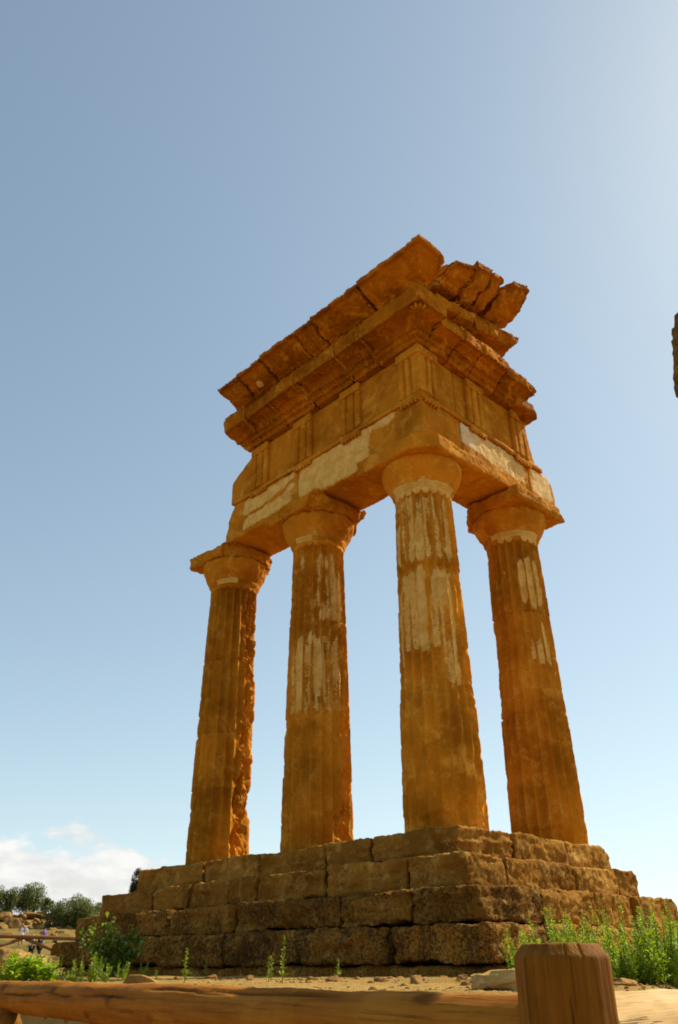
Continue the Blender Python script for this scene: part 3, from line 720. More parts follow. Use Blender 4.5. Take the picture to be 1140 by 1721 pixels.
# --- gutter (sima) of the left eave and raking courses of the gable on the right
def sima_profile(dz=0., um=1.55, zt=8.78):
    return [(.2, 8.43+dz), (1.0, 8.43+dz), (1.06, 8.45+dz), (1.075, 8.475+dz), (1.13, 8.485+dz), (1.22, 8.515+dz), (1.32, 8.565+dz), (1.40, 8.62+dz), (um-.095, 8.665+dz), (um-.085, 8.69+dz), (um-.03, 8.68+dz), (um, 8.695+dz), (um, zt+dz-.02), (um-.02, zt+dz), (.9, zt+dz+.02), (.2, zt+dz+.02)]
def sima():
    js = [-.10, 1.10, 1.56, 2.55, 3.26, 3.98]; dzs = [.005, -.02, .0, -.012, -.035]; ums = [1.55, 1.535, 1.55, 1.54, 1.53]
    P, F = sweep(sima_profile(0.0, 1.56, 8.79), -.115, -.78, 'C', .026, .012, 501, ero=.05, cuts=
                 [((-.93, -1.3, 8.72), (1, -.2, .62), .06, 2.6), ((-1.5, -1.5, 8.84), (-.5, -.5, 1.5), .03, 3), ((-1.2, -1.4, 8.55), (.9, -.5, -.3), .05, 3)] if False else [((-.93, -1.3, 8.72), (1, -.2, .62), .06, 2.6), ((-1.5, -1.5, 8.84), (-.5, -.5, 1.5), .03, 3)], fr=3)
    part('gutter_block', (P, F), 'cornice', label='corner gutter block broken off on its right side', stucco=-1., tone=.2)
    for i in range(5):
        cuts = [((-ums[i], (js[i]+js[i+1])/2, 8.775+dzs[i]), (-.7, 0, .9), .05, 3.2)]
        if i == 4: cuts += [((-1.3, 3.88, 8.6), (-.15, 1, -.45), .05, 3)]
        cuts += [((-ums[i], js[i+1], 8.76+dzs[i]), (-.5, .8, .9), .05, 4), ((-ums[i], js[i], 8.76+dzs[i]), (-.5, -.8, .9), .04, 4)]
        P, F = sweep(sima_profile(dzs[i], ums[i], 8.78), js[i]+.010, js[i+1]-.010, 'L', .024, .013, 510+i, cuts, wav=.05, ero=.08, tilt=([.3, -.4, .5, -.3, .6][i], [.4, -.5, .3, -.6, .4][i], 0))
        S = np.full(len(P), -1.)
        if i == 3:
            d = np.linalg.norm(P-np.array([-1.19, 2.93, 8.50]), axis=1); S = 1.25-d/.105
        part('gutter_block', (P, F), 'cornice', stucco=S, pale=.4, tone=[.05, -.05, .1, -.1, -.15][i])
    SLP = .28
    # raking geison
    def rg(u, zb=8.06): return [(.25, zb), (u-.03, zb), (u, zb+.03), (u, zb+.24), (u-.06, zb+.27), (.25, zb+.27)]
    xs = [(-.62, .05, 1.10, .1), (.06, .62, 1.05, .25), (.63, 1.05, .98, .15), (1.06, 1.42, 1.02, .0), (1.43, 2.16, 1.0, -.2)]
    for i, (a, b, u, tn) in enumerate(xs):
        cuts = [((b-.05, -u+.05, 8.06+SLP*(b+1.1)), (.6, -.6, -.6), .05, 3)] if i in (1, 3) else []
        if i == 4: cuts = [((2.05, -.9, 9.0), (1, -.3, -.35), .07, 2.6), ((2.1, -.8, 9.2), (1, 0, .8), .05, 3), ((1.75, -.98, 9.0), (-.35, -.9, -.5), .05, 3)]
        P, F = sweep(rg(u), a+.006, b-.006, 'R', .024, .014, 540+i, cuts, slope=SLP, sref=-1.1, wav=.07, ero=.07, tilt=([1, -1.5, 2, -2, 1.5][i], [1, -2, 2, -1, 1][i], 0))
        part('gable_cornice_block', (P, F), 'cornice', stucco=-1., tone=tn)
    # small fillers in the wedge below
    for i, (a, b, u) in enumerate([(.55, .98, .72), (1.3, 1.8, .70)]):
        part('tympanum_block', block((a, -u, 8.30), (b, -.2, 8.12+SLP*(a+1.1)), .03, .05, .02, 560+i), 'cornice', tone=-.3)
    part('tympanum_block', block((-.9, -.55, 8.30), (1.95, .1, 8.42), .04, .05, .02, 565), 'cornice', tone=-.4)
    # raking gutter, its last piece cracked away
    for i, (a, b, um, dz, tn) in enumerate([(-.56, .06, 1.60, 0.03, .1), (.07, .55, 1.585, 0.0, -.05), (.56, .92, 1.575, -.01, .05), (.99, 1.86, 1.60, .02, .1)]):
        pr = [(u, z+dz) for u, z in [(.2, 8.36), (1.08, 8.36), (1.14, 8.39), (1.17, 8.44), (1.26, 8.48), (1.36, 8.53), (1.44, 8.60), (um-.09, 8.68), (um-.08, 8.71), (um-.02, 8.705), (um, 8.72), (um, 8.85), (um-.05, 8.88), (.9, 8.90), (.2, 8.90)]]
        cuts = []
        if i == 0: cuts = [((-.46, -1.45, 8.95), (-1, -.1, .5), .06, 3), ((-.5, -1.5, 8.95), (-.5, -.6, 1), .06, 3)]
        if i == 2: cuts = [((.86, -1.5, 9.3), (1, -.15, .45), .06, 3)]
        if i == 3: cuts = [((1.0, -1.5, 9.42), (-.7, -.25, .7), .05, 3), ((1.78, -1.45, 9.45), (1, -.2, .25), .06, 3), ((1.55, -1.2, 9.1), (.8, -.2, -.6), .06, 3)]
        P, F = sweep(pr, a+.008, b-.008, 'R', .024, .014, 580+i, cuts, slope=SLP, sref=-1.55, wav=.10, ero=.085, tilt=([1.5, -1.2, 1.8, -2.5][i], [2.5, -1.5, 2, -2.0][i], [.02, -.015, .01, 0][i]))
        part('gable_gutter_block', (P, F), 'cornice', label='last gable gutter block, split from the others by a gap' if i == 3 else None, stucco=-1., tone=tn)
    part('gable_backing', sweep([(-.3, 8.05), (.9, 8.05), (.9, 8.5), (-.3, 8.5)], -.6, 1.6, 'R', .05, .02, 590, slope=SLP, sref=-1.1), 'cornice', tone=-.3)
sima()

# ------------------------------------------------------------------ broken pillar just outside the frame on the right
def pillar():
    cx, cy = -4.684, -6.13
    prof = [(.36, -1.75), (.35, -1.2), (.335, -.42), (.312, -.40), (.332, -.38), (.315, .5), (.292, .52), (.312, .54), (.30, 1.0), (.275, 1.08), (.30, 1.12), (.335, 1.3), (.375, 1.45), (.395, 1.58), (.39, 1.7), (.375, 1.82), (.34, 1.98), (.27, 2.12), (.1, 2.2), (.01, 2.2)]
    pr = resample([(max(r-.013, .005), z-.20*(z > -1)) for r, z in prof], .03, False)
    P, F = lathe(pr, cx, cy, 120); P = erode(P, F, .05, 703, 5); P = rough(P, .022, 701, 4, .6)
    o = mesh('broken_pillar', P, F, MAT['brown_rock'], loc=(cx, cy, GZ), attrs=dict(tone=0.)); fixn(o)
    tag(o, 'brown weathered stone edge at the right border, high beside the sky', 'pillar')
pillar()

# ------------------------------------------------------------------ foreground fence
def tube(path, radii, nth=64, res=.012, crack=None, seed=0, amp=.003):
    path = np.asarray(path, float); n = max(3, int(np.linalg.norm(path[-1]-path[0])/res)); t = np.linspace(0, 1, n)
    k = np.linspace(0, 1, len(path)); C = np.stack([np.interp(t, k, path[:, i]) for i in range(3)], 1); rr = np.interp(t, np.linspace(0, 1, len(radii)), radii)
    ax = path[-1]-path[0]; Lg = np.linalg.norm(ax); ax = ax/Lg
    e2 = np.array([0, 0, 1.]) - ax[2]*ax; e2 /= np.linalg.norm(e2); e1 = np.cross(ax, e2)
    th = np.linspace(0, 2*np.pi, nth, endpoint=False)
    Tn, S = np.meshgrid(th, t, indexing='xy'); r = np.repeat(rr[:, None], nth, 1)
    D = np.cos(Tn)[..., None]*e1+np.sin(Tn)[..., None]*e2
    loc = np.stack([S*Lg, np.cos(Tn), np.sin(Tn)], -1).reshape(-1, 3)
    r = r*(1+.05*fbm(loc*np.array([1.6, 1.2, 1.2]), seed, 3).reshape(r.shape))
    cr = np.zeros_like(r)
    for (s0, s1, a, w, dp) in (crack or []):
        aa = np.degrees(Tn)
        line = a+10*fbm(np.stack([S.ravel()*Lg*2.2, 0*S.ravel(), 0*S.ravel()], 1), seed+int(a), 2).reshape(S.shape)
        d = (aa-line+180) % 360-180; taper = np.clip(np.minimum((S*Lg-s0), (s1-S*Lg))/(.35*(s1-s0)), 0, 1)
        g = np.exp(-(d/(w*np.maximum(taper, .05)))**2)*(taper > 0); r = r-dp*g*taper; cr = np.maximum(cr, g*taper)
    P = C[:, None, :]+D*r[..., None]
    P = P.reshape(-1, 3); m = n
    ends = [C[0]+.0*ax, C[-1]]
    I = np.arange(m*nth).reshape(m, nth); J = np.roll(I, -1, 1)
    F = [np.stack([I[:-1], J[:-1], J[1:], I[1:]], -1).reshape(-1, 4)]
    P2 = [P]; base = len(P)
    for e, row in ((0, I[0]), (1, I[-1])):
        c = ends[e]; inner = c+(P[row]-c)*.08; P2.append(inner); ii = np.arange(nth)+base; base += nth
        F.append(np.stack([row, np.roll(row, -1), np.roll(ii, -1), ii], -1))
    P = np.concatenate(P2); F = np.concatenate(F); crk = np.concatenate([cr.ravel(), np.zeros(2*nth)])
    P = rough(P, amp, seed+7, 5, .4)
    # rotate so that local x is the axis for the wood grain
    return P, F, crk, C[0], ax, e1, e2
def wood(name, path, radii, mat, parent, label=None, **kw):
    P, F, crk, o0, ax, e1, e2 = tube(path, radii, **kw)
    q = P-o0; V = np.stack([q@ax, q@e1, q@e2], 1)
    o = mesh(name, V, F, MAT[mat], None, label, dict(crack=crk))
    Mx = Matrix(((ax[0], e1[0], e2[0], o0[0]), (ax[1], e1[1], e2[1], o0[1]), (ax[2], e1[2], e2[2], o0[2]), (0, 0, 0, 1)))
    o.parent = parent; o.matrix_parent_inverse = Matrix.Translation(-parent.location); o.matrix_basis = Mx
    return fixn(o)
def fence():
    pz = -1.42
    PX, PY = CAMP[0]+1.55*math.cos(R(32.35)), CAMP[1]+1.55*math.sin(R(32.35))
    root = thing('wooden_fence', 'near rustic wooden fence of round logs in the foreground', 'fence', (PX, PY, -2.52))
    # post: hewn round, chamfered head, split down its front
    nth, rad = 240, .0775
    zs = np.concatenate([np.linspace(-2.8, pz-.022, 90), np.linspace(pz-.018, pz, 8)])
    th = np.linspace(0, 2*np.pi, nth, endpoint=False); T, Z = np.meshgrid(th, zs, indexing='xy')
    fac = 12; a = (T+.3) % (2*np.pi/fac)-np.pi/fac; r = rad*(.35+.65*np.cos(np.pi/fac)/np.cos(a))
    r = r-np.clip(Z-(pz-.019), 0, 1)*.85
    q = np.stack([np.cos(T)*3, np.sin(T)*3, Z*2], -1).reshape(-1, 3); r = r*(1+.012*fbm(q, 4, 3).reshape(r.shape))
    cam_dir = math.degrees(math.atan2(CAMP[1]-PY, CAMP[0]-PX)); cr = np.zeros_like(r)
    for (az, z0, z1, w, dp) in [(3, -3, 2, .38, .006), (-62, -3, 2, .5, .006), (24, pz-.03, 2, 2.0, .003)]:
        d = (np.degrees(T)-(cam_dir+az)+2.5*np.sin(Z*6)+180) % 360-180; g = np.exp(-(d/w)**2)*((Z > z0) & (Z < z1)); r = r-dp*g; cr = np.maximum(cr, g*(dp > .007))
    P = np.stack([PX+r*np.cos(T), PY+r*np.sin(T), Z], -1).reshape(-1, 3); m = len(zs)
    top = P[-nth:]; c = np.array([PX, PY, pz+.002]); rings = [c+(top-c)*k for k in (.7, .4, .05)]
    P = np.concatenate([P]+rings); m += 3
    I = np.arange(m*nth).reshape(m, nth); J = np.roll(I, -1, 1); F = np.stack([I[:-1], J[:-1], J[1:], I[1:]], -1).reshape(-1, 4)
    P = rough(P, .0012, 8, 9, .5)
    fixn(mesh('post', P, F, MAT['post'], root, 'dark upright post with a chamfered head and a split down its front', dict(crack=np.concatenate([cr.ravel(), np.zeros(3*nth)]))))
    zr = CAMP[2]-.051
    p2 = np.array([CAMP[0]+1.80, CAMP[1]+4.06]); p1 = np.array([PX, PY])
    d = (p2-p1)/np.linalg.norm(p2-p1); ext = p2+d*1.4; mid = (p1+p2)/2
    wood('rail', [(PX+d[0]*.05, PY+d[1]*.05, zr-.064), (mid[0], mid[1], zr-.060), (p2[0], p2[1], zr-.058), (ext[0], ext[1], zr-.06)], [.064, .062, .058, .055], 'rail', root,
         'long brown rail left of the post, with dark splits', seed=3, crack=[(2.2, 3.0, 165, 4, .012), (1.95, 2.35, 158, 4, .010), (1.4, 2.05, 152, 4.5, .012), (.3, 1.3, 112, 4, .008), (.9, 1.6, 120, 3, .008), (3.0, 3.9, 172, 4, .01)])
    q1 = np.array([CAMP[0]+1.9*math.cos(R(26.04)), CAMP[1]+1.9*math.sin(R(26.04))]); dd = (q1-p1)/np.linalg.norm(q1-p1)
    e = p1+dd*2.6
    wood('rail', [(PX+dd[0]*.05, PY+dd[1]*.05, zr-.066), ((PX+e[0])/2, (PY+e[1])/2, zr-.062), (e[0], e[1], zr-.06)], [.066, .064, .062], 'sunlit_rail', root,
         'pale sunlit rail right of the post with a long split', seed=9, crack=[(.05, .42, 128, 5, .014), (.38, .8, 140, 5, .012), (.3, .55, 108, 4, .006)])
    # supporting post and slanting brace under the far end of the left rail
    l = p2-d*.12
    wood('post', [(l[0], l[1], -2.75), (l[0], l[1], zr-.09)], [.06, .058], 'post', root, 'post under the far left end of the rail', seed=15, nth=40, res=.03)
    b = p2-d*.2
    wood('brace', [(b[0], b[1], zr-.13), (l[0]-d[0]*1.6, l[1]-d[1]*1.6, -2.45)], [.045, .05], 'post', root, seed=16, nth=36, res=.03)
    ee = e-dd*.12
    wood('post', [(ee[0], ee[1], -2.75), (ee[0], ee[1], zr-.09)], [.07, .068], 'post', root, 'post under the far right end of the rail', seed=17, nth=40, res=.03)
fence()

# ------------------------------------------------------------------ plants
def leaves(base, dirs, length, width, seed, droop=.25, ln_var=.4):
    rs = np.random.default_rng(seed); n = len(base); d = dirs/np.linalg.norm(dirs, axis=1, keepdims=True)
    side = np.cross(d, np.array([0, 0, 1.])+.3*rs.normal(size=(n, 3))); side /= np.maximum(np.linalg.norm(side, axis=1, keepdims=True), 1e-6)
    L = (length*(1+ln_var*rs.uniform(-1, 1, n)))[:, None]; W = L*width/length
    mid = base+d*L*.5; tip = base+d*L; tip[:, 2] -= droop*L[:, 0]; mid[:, 2] += .06*L[:, 0]
    P = np.stack([base, mid-side*W*.5, tip, mid+side*W*.5], 1).reshape(-1, 3); F = np.arange(4*n).reshape(n, 4)
    return P, F, np.repeat(np.clip(rs.normal(.48, .36, n), 0, 1), 4)
def stems_mesh(paths, r0, r1):
    Vs, Fs, n = [], [], 0
    for p in paths:
        p = np.asarray(p); m = len(p); th = np.linspace(0, 2*np.pi, 5, endpoint=False)
        r = np.linspace(r0, r1, m)[:, None]
        V = np.stack([p[:, 0:1]+r*np.cos(th), p[:, 1:2]+r*np.sin(th), np.repeat(p[:, 2:3], 5, 1)], -1).reshape(-1, 3)
        I = np.arange(m*5).reshape(m, 5); J = np.roll(I, -1, 1)
        Vs.append(V); Fs.append(np.stack([I[:-1], J[:-1], J[1:], I[1:]], -1).reshape(-1, 4)+n); n += len(V)
    return np.concatenate(Vs), np.concatenate(Fs)
def weed(name, loc, label, cat, nst, h, spread, leaf, lw, per, mat='weed', seed=0, group=None, lean=.12, taper=True, hvar=.3, rise=.9):
    rs = np.random.default_rng(seed); root = thing(name, label, cat, loc, group); paths = []; B = []; D = []
    loc = np.asarray(loc, float)
    for i in range(nst):
        a = rs.uniform(0, 2*np.pi); q = spread*math.sqrt(rs.uniform(0, 1)); hh = h*(1-hvar*rs.uniform(0, 1))*(1-.35*(q/max(spread, 1e-6))**2*(nst > 3))
        b = loc+np.array([q*math.cos(a), q*math.sin(a), -.02]); ln = rs.normal(size=2)*lean*hh+.35*np.array([math.cos(a), math.sin(a)])*q*.6
        t = np.linspace(0, 1, 9); p = b+np.stack([ln[0]*t**1.6, ln[1]*t**1.6, hh*t], 1); p[1:, :2] += rs.normal(size=(8, 2))*.01*hh
        paths.append(p)
        tt = rs.uniform(.10 if nst > 3 else .12, 1, per)**.85; bb = np.stack([np.interp(tt, t, p[:, k]) for k in range(3)], 1)
        az = rs.uniform(0, 2*np.pi, per); up = rise*rs.uniform(.5, 1.3, per)
        dd = np.stack([np.cos(az), np.sin(az), up], 1)
        sc = (1.15-.75*tt) if taper else np.ones(per)
        B.append(bb); D.append((dd, sc))
    for p in paths:
        V, F = stems_mesh([p], .004*max(1, h/.35), .0012); mesh('stem', V, F, MAT['stem'], root)
    base = np.concatenate(B); dirs = np.concatenate([d for d, s in D]); sc = np.concatenate([s for d, s in D])
    P, F, hue = leaves(base, dirs, leaf, lw, seed+1)
    P = P.reshape(-1, 4, 3); P = P[:, :1]+(P-P[:, :1])*sc[:, None, None]; P = P.reshape(-1, 3)
    mesh('foliage', P, F, MAT[mat], root, attrs=dict(hue=hue), shade=False)
    return root
def at(az, d, dz=0.):
    x = CAMP[0]+d*math.cos(R(az)); y = CAMP[1]+d*math.sin(R(az)); return (x, y, float(gz(x, y))+dz)
def at_px(px, py, d):
    v = f_+r_*((px-570)/1341.55)-u_*((py-860.5)/1341.55); h = math.hypot(v[0], v[1])
    return CAMP+v*(d/h)
def on_px(px, d):
    p = at_px(px, 1640, d); return (p[0], p[1], float(gz(p[0], p[1])))
def hpx(px, ytop, d): return float(at_px(px, ytop, d)[2])-on_px(px, d)[2]
# single spikes in front of the steps
for i, (px, yt, d, lab) in enumerate([(475, 1568, 6.6, 'tallest single green weed standing before the left steps'),
        (451, 1603, 7.4, 'thin short weed, left of a close pair by the tallest weed'), (457, 1598, 7.5, 'thin weed, right of the close pair by the tallest weed'),
        (310, 1590, 6.9, 'lone feathery weed before the left steps, near the dark column shadow'), (346, 1602, 9.6, 'small weed close against the lowest left step block'),
        (567, 1609, 7.6, 'small weed alone in front of the middle of the left steps'), (263, 1627, 8.6, 'tiny weed sprout behind the leaning stone slab')]):
    weed('weed', on_px(px, d), lab, 'weed', 1, hpx(px, yt, d), .01, .05*(.6 if i == 6 else 1.), .009, 120 if i in (0, 3) else 70, 'weed', 900+i, 'single weeds before the steps', .03, True, 0., 1.0)
# clumps of upright stems on the left
for i, (px, yt, d, n, lab) in enumerate([(92, 1592, 8.6, 8, 'clump of slim upright weeds left of the dark shrub'), (148, 1590, 7.6, 14, 'dense clump of upright weeds in front of the dark shrub'),
        (195, 1601, 8.0, 5, 'thin upright weeds at the front of the dark shrub'), (228, 1606, 9.2, 4, 'sparse weeds at the right foot of the dark shrub'), (112, 1622, 7.6, 4, 'low young weeds beside the leftmost upright clump')]):
    weed('weed_clump', on_px(px, d), lab, 'weeds', n, hpx(px, yt, d), .10+.004*n, .06, .010, 75, 'weed', 930+i, 'weed clumps at the left', .05, True, .35, 1.3)
weed('bright_bush', on_px(38, 7.6), 'bright yellow-green leafy bush at the lower left', 'bush', 26, hpx(38, 1596, 7.6), .20, .075, .022, 42, 'bright', 950, None, .12, False, .45, .8)
weed('weed_clump', on_px(4, 8.0), 'dull green weeds at the left border by the bright bush', 'weeds', 10, hpx(4, 1612, 8.0), .12, .06, .012, 60, 'weed', 951, 'weed clumps at the left', .08, True, .35, 1.0)
def shrub():
    loc = np.array(on_px(188, 12.2)); root = thing('dark_shrub', 'dark leafy shrub growing against the left end of the steps', 'shrub', tuple(loc))
    rs = np.random.default_rng(77); paths = []; B = []; D = []
    H = hpx(200, 1545, 12.2)
    right = np.array([r_[0], r_[1], 0]); right /= np.linalg.norm(right)
    for i in range(26):
        q = max(-.22, min(.22, rs.normal()*.12)); hh = H*rs.uniform(.55, 1.0)*(1-.4*min(1, abs(q)/.5)); b = loc+right*q*.5+np.array([0, 0, -.05]); tip = loc+right*q*1.5+np.array([rs.normal()*.06, rs.normal()*.06, hh])
        t = np.linspace(0, 1, 8)[:, None]; p = b+(tip-b)*t; p[:, 2] += .1*hh*np.sin(np.pi*t[:, 0]); paths.append(p)
        tt = rs.uniform(.15, 1, 44); bb = np.stack([np.interp(tt, t[:, 0], p[:, k]) for k in range(3)], 1)+rs.normal(size=(44, 3))*.04
        B.append(bb); D.append(rs.normal(size=(44, 3))+np.array([0, 0, .5]))
    for p in paths:
        V, F = stems_mesh([p], .008, .002); mesh('branch', V, F, MAT['bark'], root)
    P, F, hue = leaves(np.concatenate(B), np.concatenate(D), .075, .042, 78, .2); mesh('foliage', P, F, MAT['shrub'], root, attrs=dict(hue=hue), shade=False)
shrub()
# bushes by the right-hand steps
for i, (px, yt, d, n, sp, per, lab, mt) in enumerate([(893, 1548, 7.6, 24, .22, 80, 'green bush of thin upright stems seen above the post, left part', 'bright'),
        (962, 1512, 7.2, 46, .28, 90, 'tall green bush directly behind the post head', 'bright'),
        (1014, 1582, 6.6, 16, .12, 85, 'narrow green bush just right of the post', 'bright'),
        (1085, 1500, 6.3, 60, .30, 95, 'tallest green bush at the right by the brown stone', 'bright'),
        (1133, 1520, 6.2, 34, .24, 95, 'green bush cut by the right border of the picture', 'bright'),
        (1050, 1585, 5.9, 16, .14, 80, 'low yellowish bush in front of the tallest right bush', 'weed')]):
    weed('green_bush', on_px(px, d), lab, 'bush', int(n*1.25), hpx(px, yt, d)*1.08, sp*1.1, .055, .0115, int(per*1.25), mt, 960+i, 'green bushes by the right steps', .10, True, .68, .9)

# ------------------------------------------------------------------ loose stones
def rock(name, px, py, d, size, seed, lab, mat='boulder', group=None, yaw=0., tone=0., cat='rock', n=14, amp=.2, sink=.3, z=None, lich=-.5):
    p = at_px(px, py, d); zz = float(gz(p[0], p[1])) if z is None else z
    c = (p[0], p[1], zz+size[2]*sink)
    P, F = boulder(c, size, seed, n, amp, yaw=yaw, flat=.8); o = mesh(name, P, F, MAT[mat], loc=(p[0], p[1], zz), attrs=dict(tone=tone, lichen=lich)); fixn(o)
    return tag(o, lab, cat, group)
rock('rock', 1116, 1650, 4.6, (.125, .10, .085), 41, 'rounded brown stone on the ground right of the post', tone=.1)
rock('rock', 985+55, 1640, 5.4, (.10, .08, .03), 43, 'small flat stone behind the right rail', tone=.2, sink=.4)
rock('rock', 1068, 1640, 5.0, (.05, .05, .035), 44, 'little dark stone left of the rounded brown stone', tone=-.4)
rock('rock', 1036, 1620, 6.4, (.10, .08, .11), 45, 'upright pale stone below the narrow bush', 'pale_rock', tone=-.1)
rock('rock', 842, 1640, 6.2, (.14, .18, .055), 46, 'pale layered rock at the foot of the step corner', 'pale_rock', yaw=.5, tone=-.25, n=22, sink=.5)
rock('rock', 850, 1660, 4.7, (.12, .17, .07), 47, 'pale yellow rock nearer, beside the post', 'pale_rock', yaw=.3, tone=-.15, n=22, sink=.5)
rock('rock', 76, 1615, 13.5, (.16, .2, .22), 48, 'pale sunlit stone behind the bright bush', 'pale_rock', tone=-.2)
def slab():
    p = np.array(on_px(238, 7.2)); right = np.array([r_[0], r_[1], 0.]); right /= np.linalg.norm(right)
    P, F = block((-.14, -.05, -.06), (.14, .05, .062), .014, .018, .006, 49, [((-.10, 0, .055), (-.9, 0, .55), .01, 5), ((.03, 0, .05), (.40, 0, .9), .008, 4)])
    ang = math.atan2(right[1], right[0]); ca, sa = math.cos(ang), math.sin(ang)
    P = np.stack([P[:, 0]*ca-P[:, 1]*sa, P[:, 0]*sa+P[:, 1]*ca, P[:, 2]], 1)+p
    o = mesh('stone_slab', P, F, MAT['boulder'], loc=tuple(p), attrs=dict(tone=-.2, lichen=-.5)); fixn(o)
    tag(o, 'grey sloping stone slab on the sand behind the rail', 'stone slab')
slab()
def pebbles():
    rs = np.random.default_rng(5); parts = []
    U, F0 = box_lattice((2, 2, 2)); S = U*2-1; S /= np.linalg.norm(S, axis=1, keepdims=True)
    for i in range(3200):
        az = rs.uniform(24, 68); d = rs.uniform(3.0, 9.5); x, y, z = at(az, d)
        if x > -2.0 and y > -2.0: continue
        s = rs.uniform(.004, .014)*(1 if rs.random() < .95 else 1.9)
        parts.append((S*s*np.array([1.2, 1, .7])*rs.uniform(.7, 1.3, 3)+np.array([x, y, z+s*.3]), F0))
    V, F = join(parts); o = mesh('gravel', V, F, MAT['boulder'], attrs=dict(tone=.1)); tag(o, 'small loose pebbles on the sandy ground', 'gravel', kind='stuff')
pebbles()
for i, (px, d) in enumerate([(300, 8.6), (355, 8.9), (420, 8.4), (520, 8.2), (600, 8.0), (655, 7.9), (700, 8.1), (745, 8.0), (775, 7.4), (640, 6.6), (560, 6.9), (700, 6.0), (780, 5.6)]):
    k = random.uniform(.6, 1.3); rock('loose_stone', px, 1640, d, (.055*k, .045*k, .035*k), 800+i, 'small broken stone lying on the sand before the left steps', tone=random.uniform(-.4, .2), cat='stone', n=8, group='broken stones before the left steps')

# ------------------------------------------------------------------ hillside behind, at the left
def hill_rocks():
    specs = []  # px, py centre, distance, width px, height px
    for (px, py, w, h) in [(6, 1537, 26, 16), (2, 1556, 20, 16), (22, 1553, 30, 24), (36, 1538, 16, 12), (50, 1534, 36, 12), (71, 1533, 22, 10), (58, 1549, 9, 8), (64, 1547, 9, 9), (69, 1545, 9, 9), (54, 1556, 16, 8), (66, 1556, 20, 10),
                           (30, 1545, 12, 12), (12, 1543, 14, 12), (46, 1546, 12, 8), (88, 1560, 16, 10), (99, 1556, 14, 8), (80, 1548, 12, 10), (14, 1570, 18, 12), (116, 1556, 14, 10), (5, 1548, 10, 8), (33, 1562, 14, 9), (48, 1563, 12, 8), (74, 1564, 12, 8), (26, 1537, 9, 8), (60, 1541, 10, 7), (82, 1537, 10, 8), (104, 1563, 12, 7), (8, 1563, 12, 9), (90, 1566, 10, 6), (18, 1535, 8, 8), (44, 1529, 9, 8)]:
        specs.append((px, py, w, h))
    for i, (px, py, w, h) in enumerate(specs):
        d = float(np.interp(py, [1515, 1540, 1560, 1575], [103, 96, 89, 82]))
        py += 5; p = at_px(px, py, d); k = d/1600.
        size = (w*k*.58, w*k*.45, h*k*.55)
        P, F = boulder((p[0], p[1], p[2]), size, 600+i, 9, .18, yaw=random.uniform(0, 3), flat=.9)
        o = mesh('boulder', P, F, MAT['boulder'], loc=tuple(p), attrs=dict(tone=random.uniform(-.95, -.2), lichen=.3)); fixn(o)
        tag(o, 'weathered boulder among the rock heap on the far hillside', 'boulder', 'boulders on the far hillside')
    # rising ground of the heap itself
hill_rocks()
for i, (px, py, d, s, lab) in enumerate([(6, 1592, 30, (.75, .6, .5), 'big rounded yellow boulder at the left border beyond the weeds'), (14, 1603, 24, (.55, .5, .38), 'lower yellow boulder just above the bright bush'), (30, 1597, 27, (.5, .4, .36), 'brown boulder below the far fence post')]):
    rock('boulder', px, py, d, s, 650+i, lab, 'boulder', tone=-.15, cat='boulder', sink=.25)

def tree(name, px, ybase, ytop, wpx, d, seed, lab, cat, mat='olive', nclump=60, per=110, leaf=.17, group=None, trunk=.08, multi=1):
    rs = np.random.default_rng(seed); pb = at_px(px, ybase, d); top = at_px(px, ytop, d)[2]; H = top-pb[2]; Wd = wpx*d/1341.55*.93
    root = thing(name, lab, cat, tuple(pb), group); paths = []
    ctr = np.array([pb[0], pb[1], pb[2]+H*(trunk+(1-trunk)*.48)]); rad = np.array([Wd*.5, Wd*.5, H*(1-trunk)*.5])
    cl = []
    while len(cl) < nclump:
        v = rs.normal(size=3); v /= np.linalg.norm(v); v *= rs.uniform(.2, 1)**.45
        v *= 1+.22*math.sin(3.1*v[0]+seed)*math.cos(2.7*v[1]+2.2*v[2]); cl.append(ctr+v*rad*.88)
    cl = np.array(cl); cr = .16*min(Wd, H)
    for m in range(multi):
        off = np.array([rs.normal()*.15*Wd*(multi > 1), rs.normal()*.1*Wd*(multi > 1), 0]); b0 = pb+off*.4+np.array([0, 0, -.4])
        for j in range(5):
            tgt = cl[rs.integers(len(cl))]; t = np.linspace(0, 1, 7)[:, None]; mid = pb+off+np.array([0, 0, H*trunk*1.1])
            paths.append((1-t)**2*b0+2*t*(1-t)*mid+t*t*tgt)
    V, F = stems_mesh(paths, .035*H+.03, .02); mesh('trunk', V, F, MAT['bark'], root)
    B = np.repeat(cl, per, 0); v = rs.normal(size=B.shape); v /= np.linalg.norm(v, axis=1, keepdims=True)
    B = B+v*(cr*rs.uniform(.2, 1., len(B))**.6)[:, None]
    P, F, hue = leaves(B, v+.6*rs.normal(size=v.shape), leaf, leaf*.5, seed+1, .1)
    lift = np.repeat(np.repeat(rs.uniform(-.25, .25, nclump), per), 4); hue = np.clip(hue+lift, 0, 1)
    mesh('crown', P, F, MAT[mat], root, attrs=dict(hue=hue), shade=False)
tree('olive_tree', 4, 1545, 1491, 36, 106, 31, 'olive tree cut by the left border on the rocky hillside', 'tree', nclump=70)
tree('olive_tree', 43, 1542, 1484, 50, 108, 32, 'largest round olive tree on the rocky hillside', 'tree', nclump=100)
tree('olive_tree', 77, 1534, 1509, 20, 112, 33, 'smallest tree crown, between the two round hillside trees', 'tree', nclump=36, per=90)
tree('olive_tree', 117, 1573, 1506, 86, 92, 34, 'broad bushy olive tree beside the left end of the steps', 'tree', nclump=150, multi=3, trunk=.14)
